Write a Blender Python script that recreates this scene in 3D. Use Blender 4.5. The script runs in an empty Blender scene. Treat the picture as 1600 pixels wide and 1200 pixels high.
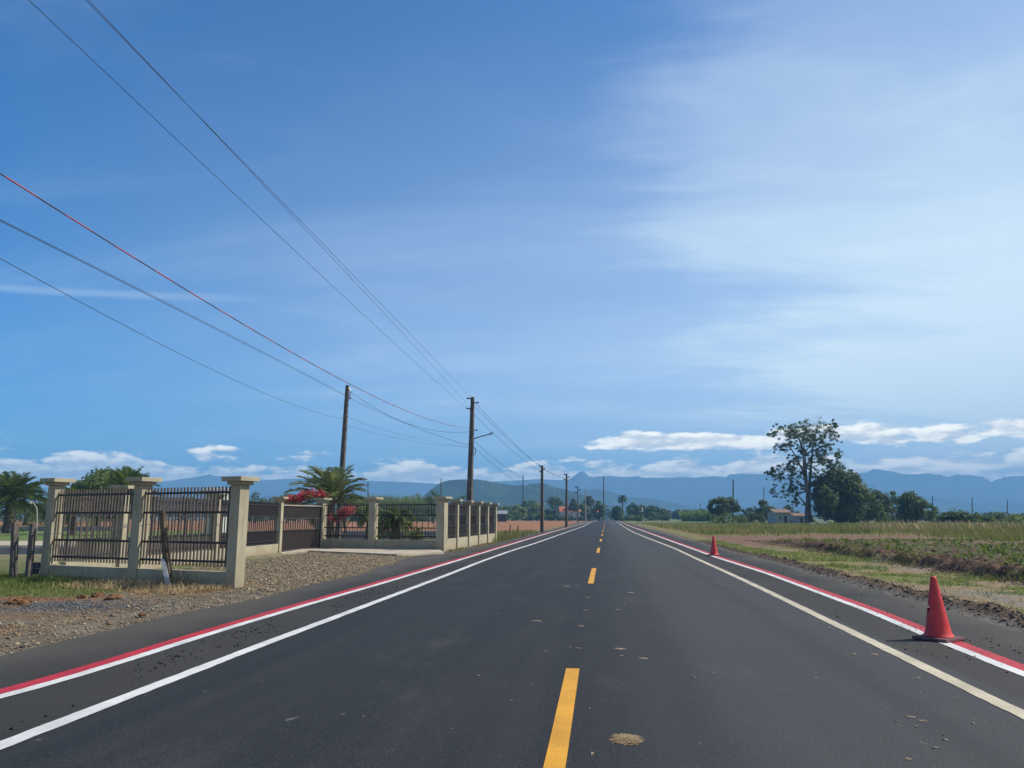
import bpy, bmesh, math, random
import numpy as np
from mathutils import Vector, Matrix

sc = bpy.context.scene
C = sc.collection
PI = math.pi

# ------------------------------------------------------------------ camera
CH = 1.30                                   # eye height
CAMX = 0.28                                 # right of the centre line
PITCH = math.atan(208 / 1200.0)             # the horizon lies below the middle
YAW = math.atan(146 * math.cos(PITCH) / 1200.0)
cam_d = bpy.data.cameras.new("camera")
cam = bpy.data.objects.new("camera", cam_d)
C.objects.link(cam)
cam.location = (CAMX, 0, CH)
cam.rotation_euler = (PI / 2 + PITCH, 0, YAW)
cam_d.sensor_width = 36
cam_d.lens = 27.0
cam_d.clip_start = 0.1
cam_d.clip_end = 20000
sc.camera = cam
sc.render.resolution_x, sc.render.resolution_y = 1024, 768

cP, sP = math.cos(PITCH), math.sin(PITCH)
FH = Vector((-math.sin(YAW), math.cos(YAW), 0))     # straight ahead, level
RT = Vector((math.cos(YAW), math.sin(YAW), 0))
CAM = Vector((CAMX, 0, CH))


def ray(px, py):
    a, b = (px - 800) / 1200, (600 - py) / 1200
    return RT * a + FH * (cP - b * sP) + Vector((0, 0, 1)) * (sP + b * cP)


def G(px, py, z=0.0):
    """where the line of sight meets the level z"""
    r = ray(px, py)
    t = (z - CH) / r.z
    return CAM + r * t


def B(px, d):
    """ground point in the sight column px, d metres ahead"""
    zc = d * cP - CH * sP
    p = CAM + RT * ((px - 800) / 1200 * zc) + FH * d
    p.z = 0
    return p


def D(p):
    return (p - CAM).dot(FH)


def Z(p, py):
    """height over p that is seen at the row py"""
    d = D(p)
    m = (600 - py) / 1200
    return CH + d * (m * cP + sP) / (cP - m * sP)


def WP(px, d, py):
    p = B(px, d)
    p.z = 0
    z = Z(p, py)
    zc = d * cP + (z - CH) * sP
    q = CAM + RT * ((px - 800) / 1200 * zc) + FH * d
    q.z = z
    return q


def mpp(p):
    return D(p) / 1200.0 * 1.03


# ------------------------------------------------------------------ light and sky
SUN_AZ = math.radians(74.2)                 # clockwise from +Y
SUN_EL = math.radians(47)
SUN_DIR = Vector((math.sin(SUN_AZ) * math.cos(SUN_EL), math.cos(SUN_AZ) * math.cos(SUN_EL), math.sin(SUN_EL)))
sl = bpy.data.lights.new("sun", 'SUN')
sl.energy = 5.0
sl.angle = math.radians(0.5)
sl.color = (1.0, 0.93, 0.82)
so = bpy.data.objects.new("sun", sl)
C.objects.link(so)
so.rotation_euler = SUN_DIR.to_track_quat('Z', 'Y').to_euler()
so.location = (40, 20, 60)

sc.view_settings.view_transform = 'Standard'
sc.view_settings.look = 'None'
sc.view_settings.exposure = 0.42
sc.view_settings.gamma = 1.0
sc.cycles.max_bounces = 6
sc.cycles.volume_bounces = 0
sc.cycles.transparent_max_bounces = 8
sc.cycles.sample_clamp_indirect = 4.0


class NT:
    """small helper for node trees"""
    def __init__(s, tree):
        s.t = tree
        s.t.nodes.clear()

    def n(s, kind, **kw):
        nd = s.t.nodes.new(kind)
        for k, v in kw.items():
            if k.startswith('_'):
                setattr(nd, k[1:], v)
        for k, v in kw.items():
            if not k.startswith('_'):
                key = int(k[1:]) if (k[0] == 'i' and k[1:].isdigit()) else k.replace('__', ' ')
                sock = nd.inputs[key]
                if hasattr(v, 'is_output'):
                    s.t.links.new(v, sock)
                else:
                    sock.default_value = v
        return nd

    def link(s, a, b):
        s.t.links.new(a, b)

    def math(s, op, a, b=None, c=None, clamp=False):
        nd = s.t.nodes.new('ShaderNodeMath')
        nd.operation = op
        nd.use_clamp = clamp
        for i, v in enumerate((a, b, c)):
            if v is None:
                continue
            if hasattr(v, 'is_output'):
                s.t.links.new(v, nd.inputs[i])
            else:
                nd.inputs[i].default_value = v
        return nd.outputs[0]

    def smooth(s, x, lo, hi):
        nd = s.t.nodes.new('ShaderNodeMapRange')
        nd.interpolation_type = 'SMOOTHSTEP'
        s.t.links.new(x, nd.inputs[0])
        nd.inputs[1].default_value = lo
        nd.inputs[2].default_value = hi
        return nd.outputs[0]

    def mix(s, f, a, b, mode='MIX'):
        nd = s.t.nodes.new('ShaderNodeMix')
        nd.data_type = 'RGBA'
        nd.blend_type = mode
        for sock, v in ((nd.inputs['Factor'], f), (nd.inputs[6], a), (nd.inputs[7], b)):
            if hasattr(v, 'is_output'):
                s.t.links.new(v, sock)
            else:
                if sock.type == 'RGBA' and len(v) == 3:
                    v = (*v, 1)
                sock.default_value = v
        return nd.outputs[2]

    def noise(s, vec, scale, detail=4, rough=0.55, dim='3D', dist=0.0):
        nd = s.t.nodes.new('ShaderNodeTexNoise')
        nd.noise_dimensions = dim
        s.t.links.new(vec, nd.inputs['Vector'])
        nd.inputs['Scale'].default_value = scale
        nd.inputs['Detail'].default_value = detail
        nd.inputs['Roughness'].default_value = rough
        nd.inputs['Distortion'].default_value = dist
        return nd.outputs[0]


def build_world():
    w = bpy.data.worlds.new("World")
    sc.world = w
    w.use_nodes = True
    t = NT(w.node_tree)
    sky = t.n('ShaderNodeTexSky', _sky_type='NISHITA', _sun_disc=False, _sun_elevation=SUN_EL,
              _sun_rotation=SUN_AZ, _altitude=100.0, _air_density=1.0, _dust_density=0.25, _ozone_density=3.0)
    tc = t.n('ShaderNodeTexCoord')
    d = tc.outputs['Generated']
    sep = t.n('ShaderNodeSeparateXYZ', i0=d)
    x, y, z = sep.outputs
    # clearer, deeper blue air than the model's default
    base = t.mix(1.0, sky.outputs[0], (0.27, 0.97, 1.62), 'MULTIPLY')
    # directions as azimuth / elevation
    az = t.math('ARCTAN2', x, y)
    hor = t.math('SQRT', t.math('ADD', t.math('MULTIPLY', x, x), t.math('MULTIPLY', y, y)))
    el = t.math('ARCTAN2', z, hor)
    # --- thin high cloud, stretched, on a plane far overhead
    zz = t.math('ADD', t.math('MAXIMUM', z, 0.0), 0.12)
    pl = t.n('ShaderNodeCombineXYZ', i0=t.math('DIVIDE', x, zz), i1=t.math('DIVIDE', y, zz), i2=0.0).outputs[0]
    m1 = t.n('ShaderNodeMapping', Vector=pl, Rotation=(0, 0, math.radians(-28)), Scale=(0.55, 1.6, 1)).outputs[0]
    n1 = t.noise(m1, 1.1, 7, 0.6, dist=0.6)
    m2 = t.n('ShaderNodeMapping', Vector=pl, Rotation=(0, 0, math.radians(35)), Scale=(0.7, 1.7, 1)).outputs[0]
    n2 = t.noise(m2, 1.6, 8, 0.62, dist=0.4)

    def toward(px, py):
        r = ray(px, py).normalized()
        nd = t.n('ShaderNodeVectorMath', _operation='DOT_PRODUCT')
        t.link(d, nd.inputs[0])
        nd.inputs[1].default_value = r
        return nd.outputs['Value']
    wob = t.math('MULTIPLY', t.math('SUBTRACT', n1, 0.5), 0.22)
    wob2 = t.math('MULTIPLY', t.math('SUBTRACT', n2, 0.5), 0.14)
    va = t.smooth(t.math('ADD', toward(1770, 110), t.math('ADD', wob, wob2)), 0.845, 0.955)         # veil top right
    vb = t.smooth(t.math('ADD', toward(1500, 640), wob2), 0.83, 1.0)        # bright veil low right
    vc = t.smooth(t.math('ADD', toward(960, 720), t.math('ADD', wob, wob2)), 0.84, 1.02)
    streak = t.math('MULTIPLY', t.smooth(n2, 0.50, 0.85), 0.13)
    streak2 = t.math('MULTIPLY', t.smooth(n1, 0.45, 0.8), 0.11)
    # the veil thickens to the right and towards the horizon
    A = t.n('ShaderNodeMapRange', i0=az, i1=-0.78, i2=0.50, i3=0.0, i4=0.78).outputs[0]
    E = t.math('SUBTRACT', 1.0, t.math('MULTIPLY', t.smooth(el, 0.14, 0.66), 0.80))
    E = t.math('MULTIPLY', E, t.math('ADD', 0.74, t.math('MULTIPLY', t.smooth(el, 0.02, 0.14), 0.34)))
    mod = t.math('ADD', 0.62, t.math('ADD', t.math('MULTIPLY', n1, 0.42), t.math('MULTIPLY', n2, 0.34)))
    veil = t.math('MULTIPLY', t.math('MULTIPLY', A, E), mod)
    veil = t.math('ADD', veil, t.math('MULTIPLY', va, t.math('ADD', 0.14, t.math('MULTIPLY', n2, 0.34))))
    veil = t.math('ADD', veil, t.math('ADD', streak, streak2))
    low = t.smooth(el, 0.62, 0.05)
    # one thin old vapour trail low on the left
    ra, rb_ = ray(0, 448), ray(360, 466)
    a0, a1 = math.atan2(ra.x, ra.y), math.atan2(rb_.x, rb_.y)
    e0, e1 = (math.atan2(q.z, math.hypot(q.x, q.y)) for q in (ra, rb_))
    off = t.math('SUBTRACT', el, t.math('ADD', e0, t.math('MULTIPLY', t.math('SUBTRACT', az, a0), (e1 - e0) / (a1 - a0))))
    off = t.math('ADD', off, t.math('MULTIPLY', t.math('SUBTRACT', n2, 0.5), 0.012))
    tr = t.math('MULTIPLY', t.smooth(t.math('ABSOLUTE', off), 0.008, 0.0), t.smooth(az, -0.36, -0.62))
    veil = t.math('ADD', veil, t.math('MULTIPLY', tr, 0.20))
    veil = t.math('MULTIPLY', veil, 1.0, clamp=True)
    col = t.mix(veil, base, t.mix(low, (7.0, 8.8, 11.0), (11.0, 13.1, 14.2)))
    # --- fair-weather cumulus along the horizon
    uv = t.n('ShaderNodeCombineXYZ', i0=t.math('MULTIPLY', az, 15.0), i1=t.math('MULTIPLY', el, 46.0), i2=0.0).outputs[0]
    cn = t.noise(uv, 1.15, 8, 0.58)
    up = t.n('ShaderNodeVectorMath', _operation='ADD', i0=uv, i1=(-0.10, 0.28, 0)).outputs[0]
    cu = t.noise(up, 1.15, 8, 0.58)
    uvb = t.n('ShaderNodeCombineXYZ', i0=t.math('MULTIPLY', az, 3.2), i1=t.math('MULTIPLY', el, 34.0), i2=3.7).outputs[0]
    big = t.noise(uvb, 1.0, 3, 0.5)
    rights = t.smooth(az, -0.12, 0.05)                     # taller heaps to the right
    top = t.math('ADD', 0.066, t.math('MULTIPLY', rights, 0.042))
    h = t.math('DIVIDE', el, top)                          # 0 at the horizon .. 1 at the tops
    cover = t.math('SUBTRACT', t.math('ADD', cn, t.math('MULTIPLY', t.math('SUBTRACT', big, 0.5), 0.55)),
                   t.math('MULTIPLY', t.math('POWER', t.math('MAXIMUM', h, 0.0), 3.0), 0.24))
    # two flat banks to the right with a clear gap between them
    def band(c, w):
        q = t.math('DIVIDE', t.math('SUBTRACT', el, c), w)
        return t.math('EXPONENT', t.math('MULTIPLY', t.math('MULTIPLY', q, q), -1.0))
    rb = t.smooth(az, -0.06, 0.03)
    bank = t.math('SUBTRACT', t.math('ADD', t.math('MULTIPLY', band(0.098, 0.011), 0.20), t.math('MULTIPLY', band(0.056, 0.014), 0.06)), t.math('MULTIPLY', band(0.078, 0.007), 0.16))
    cover = t.math('ADD', cover, t.math('MULTIPLY', bank, rb))
    cmask = t.smooth(t.math('ADD', cover, t.math('MULTIPLY', t.math('SUBTRACT', 1.0, rights), 0.15)), 0.33, 0.47)
    cmask = t.math('MULTIPLY', cmask, t.smooth(el, 0.135, 0.10))
    lit = t.smooth(t.math('SUBTRACT', cn, cu), -0.10, 0.12)
    ccol = t.mix(lit, (15, 14.4, 13), (29, 26.5, 21))
    col = t.mix(t.math('MULTIPLY', cmask, 0.92), col, ccol)
    bg = t.n('ShaderNodeBackground', Color=col, Strength=0.064)
    out = t.n('ShaderNodeOutputWorld')
    t.link(bg.outputs[0], out.inputs[0])


build_world()

# ------------------------------------------------------------------ helpers
rng = np.random.default_rng(7)
random.seed(7)


def _hash(ix, iy, seed):
    n = (ix * 374761393 + iy * 668265263 + seed * 974711) & 0xFFFFFFFF
    n = ((n ^ (n >> 13)) * 1274126177) & 0xFFFFFFFF
    return ((n ^ (n >> 16)) & 0xFFFF) / 65535.0


def vnoise(x, y, seed=0):
    x = np.asarray(x, float); y = np.asarray(y, float)
    ix = np.floor(x).astype(np.int64); iy = np.floor(y).astype(np.int64)
    fx = x - ix; fy = y - iy
    fx = fx * fx * (3 - 2 * fx); fy = fy * fy * (3 - 2 * fy)
    a = _hash(ix, iy, seed); b = _hash(ix + 1, iy, seed)
    c = _hash(ix, iy + 1, seed); d = _hash(ix + 1, iy + 1, seed)
    return (a * (1 - fx) + b * fx) * (1 - fy) + (c * (1 - fx) + d * fx) * fy


def fbm(x, y, seed=0, oct=4):
    s = 0; a = 0.5; t = 0
    for k in range(oct):
        s = s + a * vnoise(np.asarray(x) * 2 ** k, np.asarray(y) * 2 ** k, seed + k * 17)
        t += a; a *= 0.5
    return s / t


def sstep(x, lo, hi):
    t = np.clip((np.asarray(x, float) - lo) / (hi - lo), 0, 1)
    return t * t * (3 - 2 * t)


def link(name, me, mat=None, parent=None, smooth=False):
    o = bpy.data.objects.new(name, me)
    C.objects.link(o)
    if mat is not None:
        if isinstance(mat, (list, tuple)):
            for m in mat:
                me.materials.append(m)
        else:
            me.materials.append(mat)
    if parent is not None:
        o.parent = parent
        if parent.type == 'EMPTY':
            o.matrix_parent_inverse = Matrix.Translation(parent.location).inverted()
    if smooth:
        me.polygons.foreach_set('use_smooth', [True] * len(me.polygons))
    return o


def mesh_np(name, V, F, col=None):
    """V (n,3), F (m,k) arrays; col (n,3) per vertex"""
    V = np.asarray(V, np.float32); F = np.asarray(F, np.int32)
    me = bpy.data.meshes.new(name)
    n, (m, k) = len(V), F.shape
    me.vertices.add(n); me.vertices.foreach_set('co', V.ravel())
    me.loops.add(m * k); me.loops.foreach_set('vertex_index', F.ravel())
    me.polygons.add(m)
    me.polygons.foreach_set('loop_start', np.arange(0, m * k, k, dtype=np.int32))
    me.polygons.foreach_set('loop_total', np.full(m, k, np.int32))
    me.update(calc_edges=True)
    me.validate()
    if col is not None:
        a = me.attributes.new('tint', 'FLOAT_COLOR', 'POINT')
        c4 = np.ones((n, 4), np.float32); c4[:, :3] = col
        a.data.foreach_set('color', c4.ravel())
    return me


class MB:
    """collects simple solids into ONE mesh"""
    def __init__(s):
        s.v = []; s.f = []

    def add(s, vs, fs):
        o = len(s.v)
        s.v += [tuple(v) for v in vs]
        s.f += [tuple(i + o for i in f) for f in fs]

    def box(s, c, size, ax=None, ay=None, az=None):
        """box centred at c; axes default to the world's"""
        ax = Vector(ax) if ax is not None else Vector((1, 0, 0))
        ay = Vector(ay) if ay is not None else Vector((0, 1, 0))
        az = Vector(az) if az is not None else Vector((0, 0, 1))
        c = Vector(c)
        hx, hy, hz = [k / 2 for k in size]
        vs = [c + ax * (hx * i) + ay * (hy * j) + az * (hz * k) for k in (-1, 1) for j in (-1, 1) for i in (-1, 1)]
        s.add(vs, [(0, 2, 3, 1), (4, 5, 7, 6), (0, 1, 5, 4), (2, 6, 7, 3), (0, 4, 6, 2), (1, 3, 7, 5)])

    def frustum(s, c0, c1, s0, s1, ax, ay):
        vs = []
        for c, (a, b) in ((Vector(c0), s0), (Vector(c1), s1)):
            for j in (-1, 1):
                for i in (-1, 1):
                    vs.append(c + Vector(ax) * (a / 2 * i) + Vector(ay) * (b / 2 * j))
        s.add(vs, [(0, 2, 3, 1), (4, 5, 7, 6), (0, 1, 5, 4), (2, 6, 7, 3), (0, 4, 6, 2), (1, 3, 7, 5)])

    def tube(s, pts, radii, n=8, cap=True):
        pts = [Vector(p) for p in pts]
        if not hasattr(radii, '__len__'):
            radii = [radii] * len(pts)
        rings = []
        ref = None
        base = len(s.v)
        for i, p in enumerate(pts):
            t = (pts[min(i + 1, len(pts) - 1)] - pts[max(i - 1, 0)]).normalized()
            if ref is None:
                ref = Vector((1, 0, 0)) if abs(t.x) < 0.8 else Vector((0, 1, 0))
            u = (ref - t * ref.dot(t)).normalized()
            w = t.cross(u)
            ref = u
            for k in range(n):
                a = 2 * PI * k / n
                s.v.append(tuple(p + (u * math.cos(a) + w * math.sin(a)) * radii[i]))
        for i in range(len(pts) - 1):
            for k in range(n):
                a, b = base + i * n + k, base + i * n + (k + 1) % n
                s.f.append((a, b, b + n, a + n))
        if cap:
            s.f.append(tuple(base + k for k in reversed(range(n))))
            s.f.append(tuple(base + (len(pts) - 1) * n + k for k in range(n)))

    def prism(s, poly, z0, z1):
        n = len(poly)
        vs = [(p[0], p[1], z0) for p in poly] + [(p[0], p[1], z1) for p in poly]
        fs = [tuple(reversed(range(n))), tuple(range(n, 2 * n))]
        fs += [(i, (i + 1) % n, n + (i + 1) % n, n + i) for i in range(n)]
        s.add(vs, fs)

    def lathe(s, c, prof, n=32, skip=None):
        base = len(s.v)
        for r, z in prof:
            for k in range(n):
                a = 2 * PI * k / n
                s.v.append((c[0] + r * math.cos(a), c[1] + r * math.sin(a), c[2] + z))
        for i in range(len(prof) - 1):
            for k in range(n):
                if skip and skip(i, k):
                    continue
                a, b = base + i * n + k, base + i * n + (k + 1) % n
                s.f.append((a, b, b + n, a + n))

    def build(s, name, mat, parent=None, bevel=0, smooth=False):
        me = bpy.data.meshes.new(name)
        me.from_pydata(s.v, [], s.f)
        me.update()
        bm = bmesh.new(); bm.from_mesh(me)
        bmesh.ops.recalc_face_normals(bm, faces=bm.faces)
        if bevel:
            bmesh.ops.bevel(bm, geom=list(bm.edges), offset=bevel, segments=2, affect='EDGES', profile=0.5)
        bm.to_mesh(me); bm.free()
        return link(name, me, mat, parent, smooth)


def tag(o, label=None, cat=None, group=None, kind=None):
    if label: o['label'] = label
    if cat: o['category'] = cat
    if group: o['group'] = group
    if kind: o['kind'] = kind
    return o


def thing(name, loc, label, cat, group=None):
    o = bpy.data.objects.new(name, None)
    C.objects.link(o)
    o.location = loc
    o.empty_display_size = 0.3
    return tag(o, label, cat, group)


# ------------------------------------------------------------------ materials
MATS = {}


def mat(name):
    m = bpy.data.materials.new(name)
    m.use_nodes = True
    t = NT(m.node_tree)
    out = t.n('ShaderNodeOutputMaterial')
    MATS[name] = m
    return m, t, out


def coords(t):
    return t.n('ShaderNodeTexCoord').outputs['Object']


def world_pos(t):
    return t.n('ShaderNodeNewGeometry').outputs['Position']


def simple(name, c1, c2=None, scale=6.0, rough=0.8, bump=0.0, bscale=40.0, metal=0.0, spec=0.3, detail=5):
    m, t, out = mat(name)
    p = world_pos(t)
    c2 = c2 or tuple(k * 0.75 for k in c1)
    f = t.smooth(t.noise(p, scale, detail, 0.6), 0.3, 0.7)
    col = t.mix(f, c2, c1)
    b = t.n('ShaderNodeBsdfPrincipled', Base__Color=col, Roughness=rough, Metallic=metal)
    b.inputs['Specular IOR Level'].default_value = spec
    if bump:
        bn = t.n('ShaderNodeBump', Strength=bump, Distance=0.02, Height=t.noise(p, bscale, 4, 0.6))
        t.link(bn.outputs[0], b.inputs['Normal'])
    t.link(b.outputs[0], out.inputs[0])
    return m


def leafmat(name, c1, c2, trans=0.25, tcol=(0.25, 0.35, 0.04)):
    """leaves: colour varies from clump to clump (tint attribute), a little light comes through"""
    m, t, out = mat(name)
    a = t.n('ShaderNodeAttribute', _attribute_name='tint')
    col = t.mix(t.n('ShaderNodeSeparateColor', i0=a.outputs['Color']).outputs[0], c1, c2)
    d = t.n('ShaderNodeBsdfPrincipled', Base__Color=col, Roughness=0.6)
    d.inputs['Specular IOR Level'].default_value = 0.25
    tr = t.n('ShaderNodeBsdfTranslucent', Color=t.mix(0.5, col, tcol))
    mx = t.n('ShaderNodeMixShader', i0=trans, i1=d.outputs[0], i2=tr.outputs[0])
    t.link(mx.outputs[0], out.inputs[0])
    return m


def tinted(name, rough=0.9, bump=0.5, bscale=30.0, fine=60.0):
    """colour from the tint attribute, broken up by fine grain"""
    m, t, out = mat(name)
    p = world_pos(t)
    a = t.n('ShaderNodeAttribute', _attribute_name='tint')
    n1 = t.noise(p, fine, 3, 0.7)
    n2 = t.noise(p, fine * 0.16, 4, 0.6)
    k = t.math('ADD', t.math('MULTIPLY', t.smooth(n1, 0.25, 0.75), 0.9), t.math('MULTIPLY', t.smooth(n2, 0.3, 0.7), 0.5))
    k = t.math('ADD', k, 0.30)
    cc = t.n('ShaderNodeCombineXYZ', i0=k, i1=k, i2=k).outputs[0]
    col = t.mix(1.0, a.outputs['Color'], cc, 'MULTIPLY')
    b = t.n('ShaderNodeBsdfPrincipled', Base__Color=col, Roughness=rough)
    b.inputs['Specular IOR Level'].default_value = 0.15
    if bump:
        bn = t.n('ShaderNodeBump', Strength=bump, Distance=0.03, Height=t.noise(p, bscale, 5, 0.65))
        t.link(bn.outputs[0], b.inputs['Normal'])
    t.link(b.outputs[0], out.inputs[0])
    return m


def asphalt_mat():
    m, t, out = mat('asphalt')
    p = world_pos(t)
    sep = t.n('ShaderNodeSeparateXYZ', i0=p)
    x, y, z = sep.outputs
    grain = t.noise(p, 62, 3, 0.8)
    g2 = t.noise(p, 28, 3, 0.7)
    st = t.n('ShaderNodeMapping', Vector=p, Scale=(1.6, 0.05, 1)).outputs[0]
    streak = t.noise(st, 1.5, 5, 0.6)
    blot = t.noise(p, 0.35, 5, 0.6)
    lane = t.mix(t.smooth(g2, 0.3, 0.72), (0.0115, 0.0130, 0.0142), (0.021, 0.0225, 0.0238))
    lane = t.mix(t.math('MULTIPLY', t.smooth(streak, 0.35, 0.75), 0.5), lane, (0.033, 0.033, 0.032))
    # right carriageway painted paler for the sun's sheen, fading in from the dashes
    right = t.smooth(x, -0.1, 1.5)
    lane = t.mix(t.math('MULTIPLY', right, 0.55), lane, (0.062, 0.061, 0.060))
    mot = t.noise(t.n('ShaderNodeMapping', Vector=p, Scale=(1.0, 0.4, 1)).outputs[0], 1.1, 6, 0.7)
    lane = t.mix(t.math('MULTIPLY', t.smooth(mot, 0.50, 0.78), 0.5), lane, (0.066, 0.064, 0.060))
    wheel = t.math('ABSOLUTE', t.math('SUBTRACT', t.math('ABSOLUTE', t.math('SUBTRACT', t.math('ABSOLUTE', x), 1.6)), 0.75))
    lane = t.mix(t.math('MULTIPLY', t.smooth(t.math('ADD', wheel, t.math('MULTIPLY', mot, 0.3)), 0.42, 0.12), 0.35), lane, (0.020, 0.021, 0.022))
    # shoulders: rougher, browner mix
    ax = t.math('ABSOLUTE', x)
    sh = t.smooth(t.math('ADD', ax, t.math('MULTIPLY', t.math('SUBTRACT', g2, 0.5), 0.1)), 3.18, 3.26)
    shc = t.mix(t.smooth(blot, 0.3, 0.7), (0.026, 0.024, 0.020), (0.040, 0.036, 0.030))
    col = t.mix(sh, lane, shc)
    # dust towards the outer edge
    dust = t.math('MULTIPLY', t.smooth(t.math('ADD', ax, t.math('MULTIPLY', blot, 1.6)), 5.0, 6.3), 0.6)
    col = t.mix(dust, col, (0.09, 0.08, 0.062))
    # pale and dark aggregate
    col = t.mix(t.math('MULTIPLY', t.smooth(grain, 0.57, 0.72), 0.6), col, (0.17, 0.17, 0.168))
    col = t.mix(t.math('MULTIPLY', t.smooth(grain, 0.44, 0.26), 0.85), col, (0.012, 0.012, 0.014))
    # dried mud specks carried by tyres
    sp = t.n('ShaderNodeMapping', Vector=p, Scale=(1.0, 0.55, 1)).outputs[0]
    spn = t.noise(sp, 7.0, 3, 0.5)
    col = t.mix(t.math('MULTIPLY', t.smooth(spn, 0.70, 0.76), 0.45), col, (0.20, 0.18, 0.15))
    b = t.n('ShaderNodeBsdfPrincipled', Base__Color=col, Roughness=t.math('ADD', 0.62, t.math('MULTIPLY', grain, 0.3)))
    b.inputs['Specular IOR Level'].default_value = 0.20
    hgt = t.math('ADD', grain, t.math('MULTIPLY', g2, 0.8))
    bn = t.n('ShaderNodeBump', Strength=0.55, Distance=0.012, Height=hgt)
    t.link(bn.outputs[0], b.inputs['Normal'])
    t.link(b.outputs[0], out.inputs[0])
    return m


def paint_mat(name, c, wear=0.6):
    m, t, out = mat(name)
    p = world_pos(t)
    n1 = t.noise(p, 50, 3, 0.75)
    n2 = t.noise(p, 1.7, 6, 0.65)
    col = t.mix(t.smooth(n2, 0.3, 0.7), tuple(k * 0.72 for k in c), c)
    col = t.mix(t.math('MULTIPLY', t.smooth(t.noise(p, 9, 4, 0.7), 0.56, 0.72), 0.22), col, (0.12, 0.11, 0.095))
    col = t.mix(t.math('MULTIPLY', t.smooth(n1, 0.60, 0.70), wear), col, (0.06, 0.06, 0.06))
    b = t.n('ShaderNodeBsdfPrincipled', Base__Color=col, Roughness=0.6)
    b.inputs['Specular IOR Level'].default_value = 0.3
    bn = t.n('ShaderNodeBump', Strength=0.3, Distance=0.006, Height=n1)
    t.link(bn.outputs[0], b.inputs['Normal'])
    t.link(b.outputs[0], out.inputs[0])
    return m


def render_wall_mat():
    m, t, out = mat('rendered_concrete')
    p = world_pos(t)
    sep = t.n('ShaderNodeSeparateXYZ', i0=p)
    col = t.mix(t.smooth(t.noise(p, 2.2, 6, 0.6), 0.3, 0.7), (0.30, 0.265, 0.18), (0.37, 0.33, 0.23))
    st = t.n('ShaderNodeMapping', Vector=p, Scale=(7, 7, 0.5)).outputs[0]
    col = t.mix(t.math('MULTIPLY', t.smooth(t.noise(st, 1.4, 5, 0.65), 0.48, 0.78), 0.65), col, (0.20, 0.175, 0.135))
    splash = t.smooth(t.math('ADD', sep.outputs[2], t.math('MULTIPLY', t.noise(p, 5, 4, 0.6), 0.35)), 0.42, 0.16)
    col = t.mix(t.math('MULTIPLY', splash, 0.6), col, (0.25, 0.19, 0.13))
    b = t.n('ShaderNodeBsdfPrincipled', Base__Color=col, Roughness=0.85)
    b.inputs['Specular IOR Level'].default_value = 0.2
    bn = t.n('ShaderNodeBump', Strength=0.35, Distance=0.01, Height=t.noise(p, 60, 4, 0.7))
    t.link(bn.outputs[0], b.inputs['Normal'])
    t.link(b.outputs[0], out.inputs[0])
    return m


def stripe_mat():
    m, t, out = mat('red_white_cable')
    p = world_pos(t)
    sep = t.n('ShaderNodeSeparateXYZ', i0=p)
    w = t.math('FRACT', t.math('MULTIPLY', t.math('ADD', sep.outputs[1], sep.outputs[0]), 0.9))
    f = t.smooth(w, 0.45, 0.55)
    col = t.mix(f, (0.34, 0.07, 0.07), (0.07, 0.07, 0.12))
    b = t.n('ShaderNodeBsdfPrincipled', Base__Color=col, Roughness=0.5)
    t.link(b.outputs[0], out.inputs[0])
    return m


M_ASPH = asphalt_mat()
M_WHITE = paint_mat('white_road_paint', (0.62, 0.615, 0.58))
M_CREAM = paint_mat('cream_road_paint', (0.52, 0.45, 0.32))
M_RED = paint_mat('red_road_paint', (0.42, 0.022, 0.030))
M_YEL = paint_mat('yellow_road_paint', (0.62, 0.30, 0.018))
M_WALL = render_wall_mat()
M_IRON = simple('brown_iron', (0.105, 0.080, 0.062), (0.075, 0.057, 0.045), 8, 0.5, spec=0.4)
M_IRON2 = simple('dark_brown_iron', (0.052, 0.040, 0.034), (0.036, 0.028, 0.024), 8, 0.5, spec=0.4)
M_RAILB = simple('dark_iron', (0.022, 0.020, 0.022), None, 8, 0.5, spec=0.4)
M_GROUND = tinted('ground_soil', fine=14, bscale=5)
M_FIELD = tinted('field_soil', fine=26, bscale=14, bump=0.8)
M_GRAVEL = tinted('verge_gravel', fine=48, bscale=40, bump=0.9)
M_STONE = tinted('loose_stone', fine=30, bump=0)
M_CONCPOLE = simple('pole_concrete', (0.115, 0.095, 0.08), (0.07, 0.058, 0.05), 3, 0.85, 0.3, 30)
M_OLDPOST = simple('weathered_post', (0.13, 0.115, 0.10), (0.07, 0.062, 0.055), 9, 0.9, 0.5, 30)
M_WOOD = simple('old_wood', (0.16, 0.12, 0.07), (0.05, 0.04, 0.03), 7, 0.9, 0.6, 25)
M_PLANK = simple('pale_plank', (0.42, 0.42, 0.42), (0.30, 0.30, 0.31), 9, 0.8, 0.3)
M_WIRE = simple('cable_black', (0.035, 0.04, 0.05), None, 3, 0.6)
M_FWIRE = simple('fence_wire', (0.32, 0.30, 0.26), None, 3, 0.6)
M_STRIPE = stripe_mat()
M_STEEL = simple('galvanised_steel', (0.26, 0.27, 0.29), None, 6, 0.45, metal=0.5)
M_INSUL = simple('porcelain', (0.12, 0.08, 0.07), None, 5, 0.35, spec=0.5)
M_CONE = simple('cone_plastic', (0.62, 0.040, 0.036), (0.50, 0.03, 0.032), 6, 0.5, spec=0.4)
M_CONEB = simple('cone_rubber', (0.17, 0.075, 0.075), (0.09, 0.05, 0.05), 12, 0.8)
M_BARK = simple('bark', (0.13, 0.10, 0.075), (0.05, 0.04, 0.03), 4, 0.95, 0.8, 12)
M_EUBARK = simple('eucalypt_bark', (0.15, 0.125, 0.11), (0.06, 0.05, 0.045), 1.2, 0.9, 0.4, 10)
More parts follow.
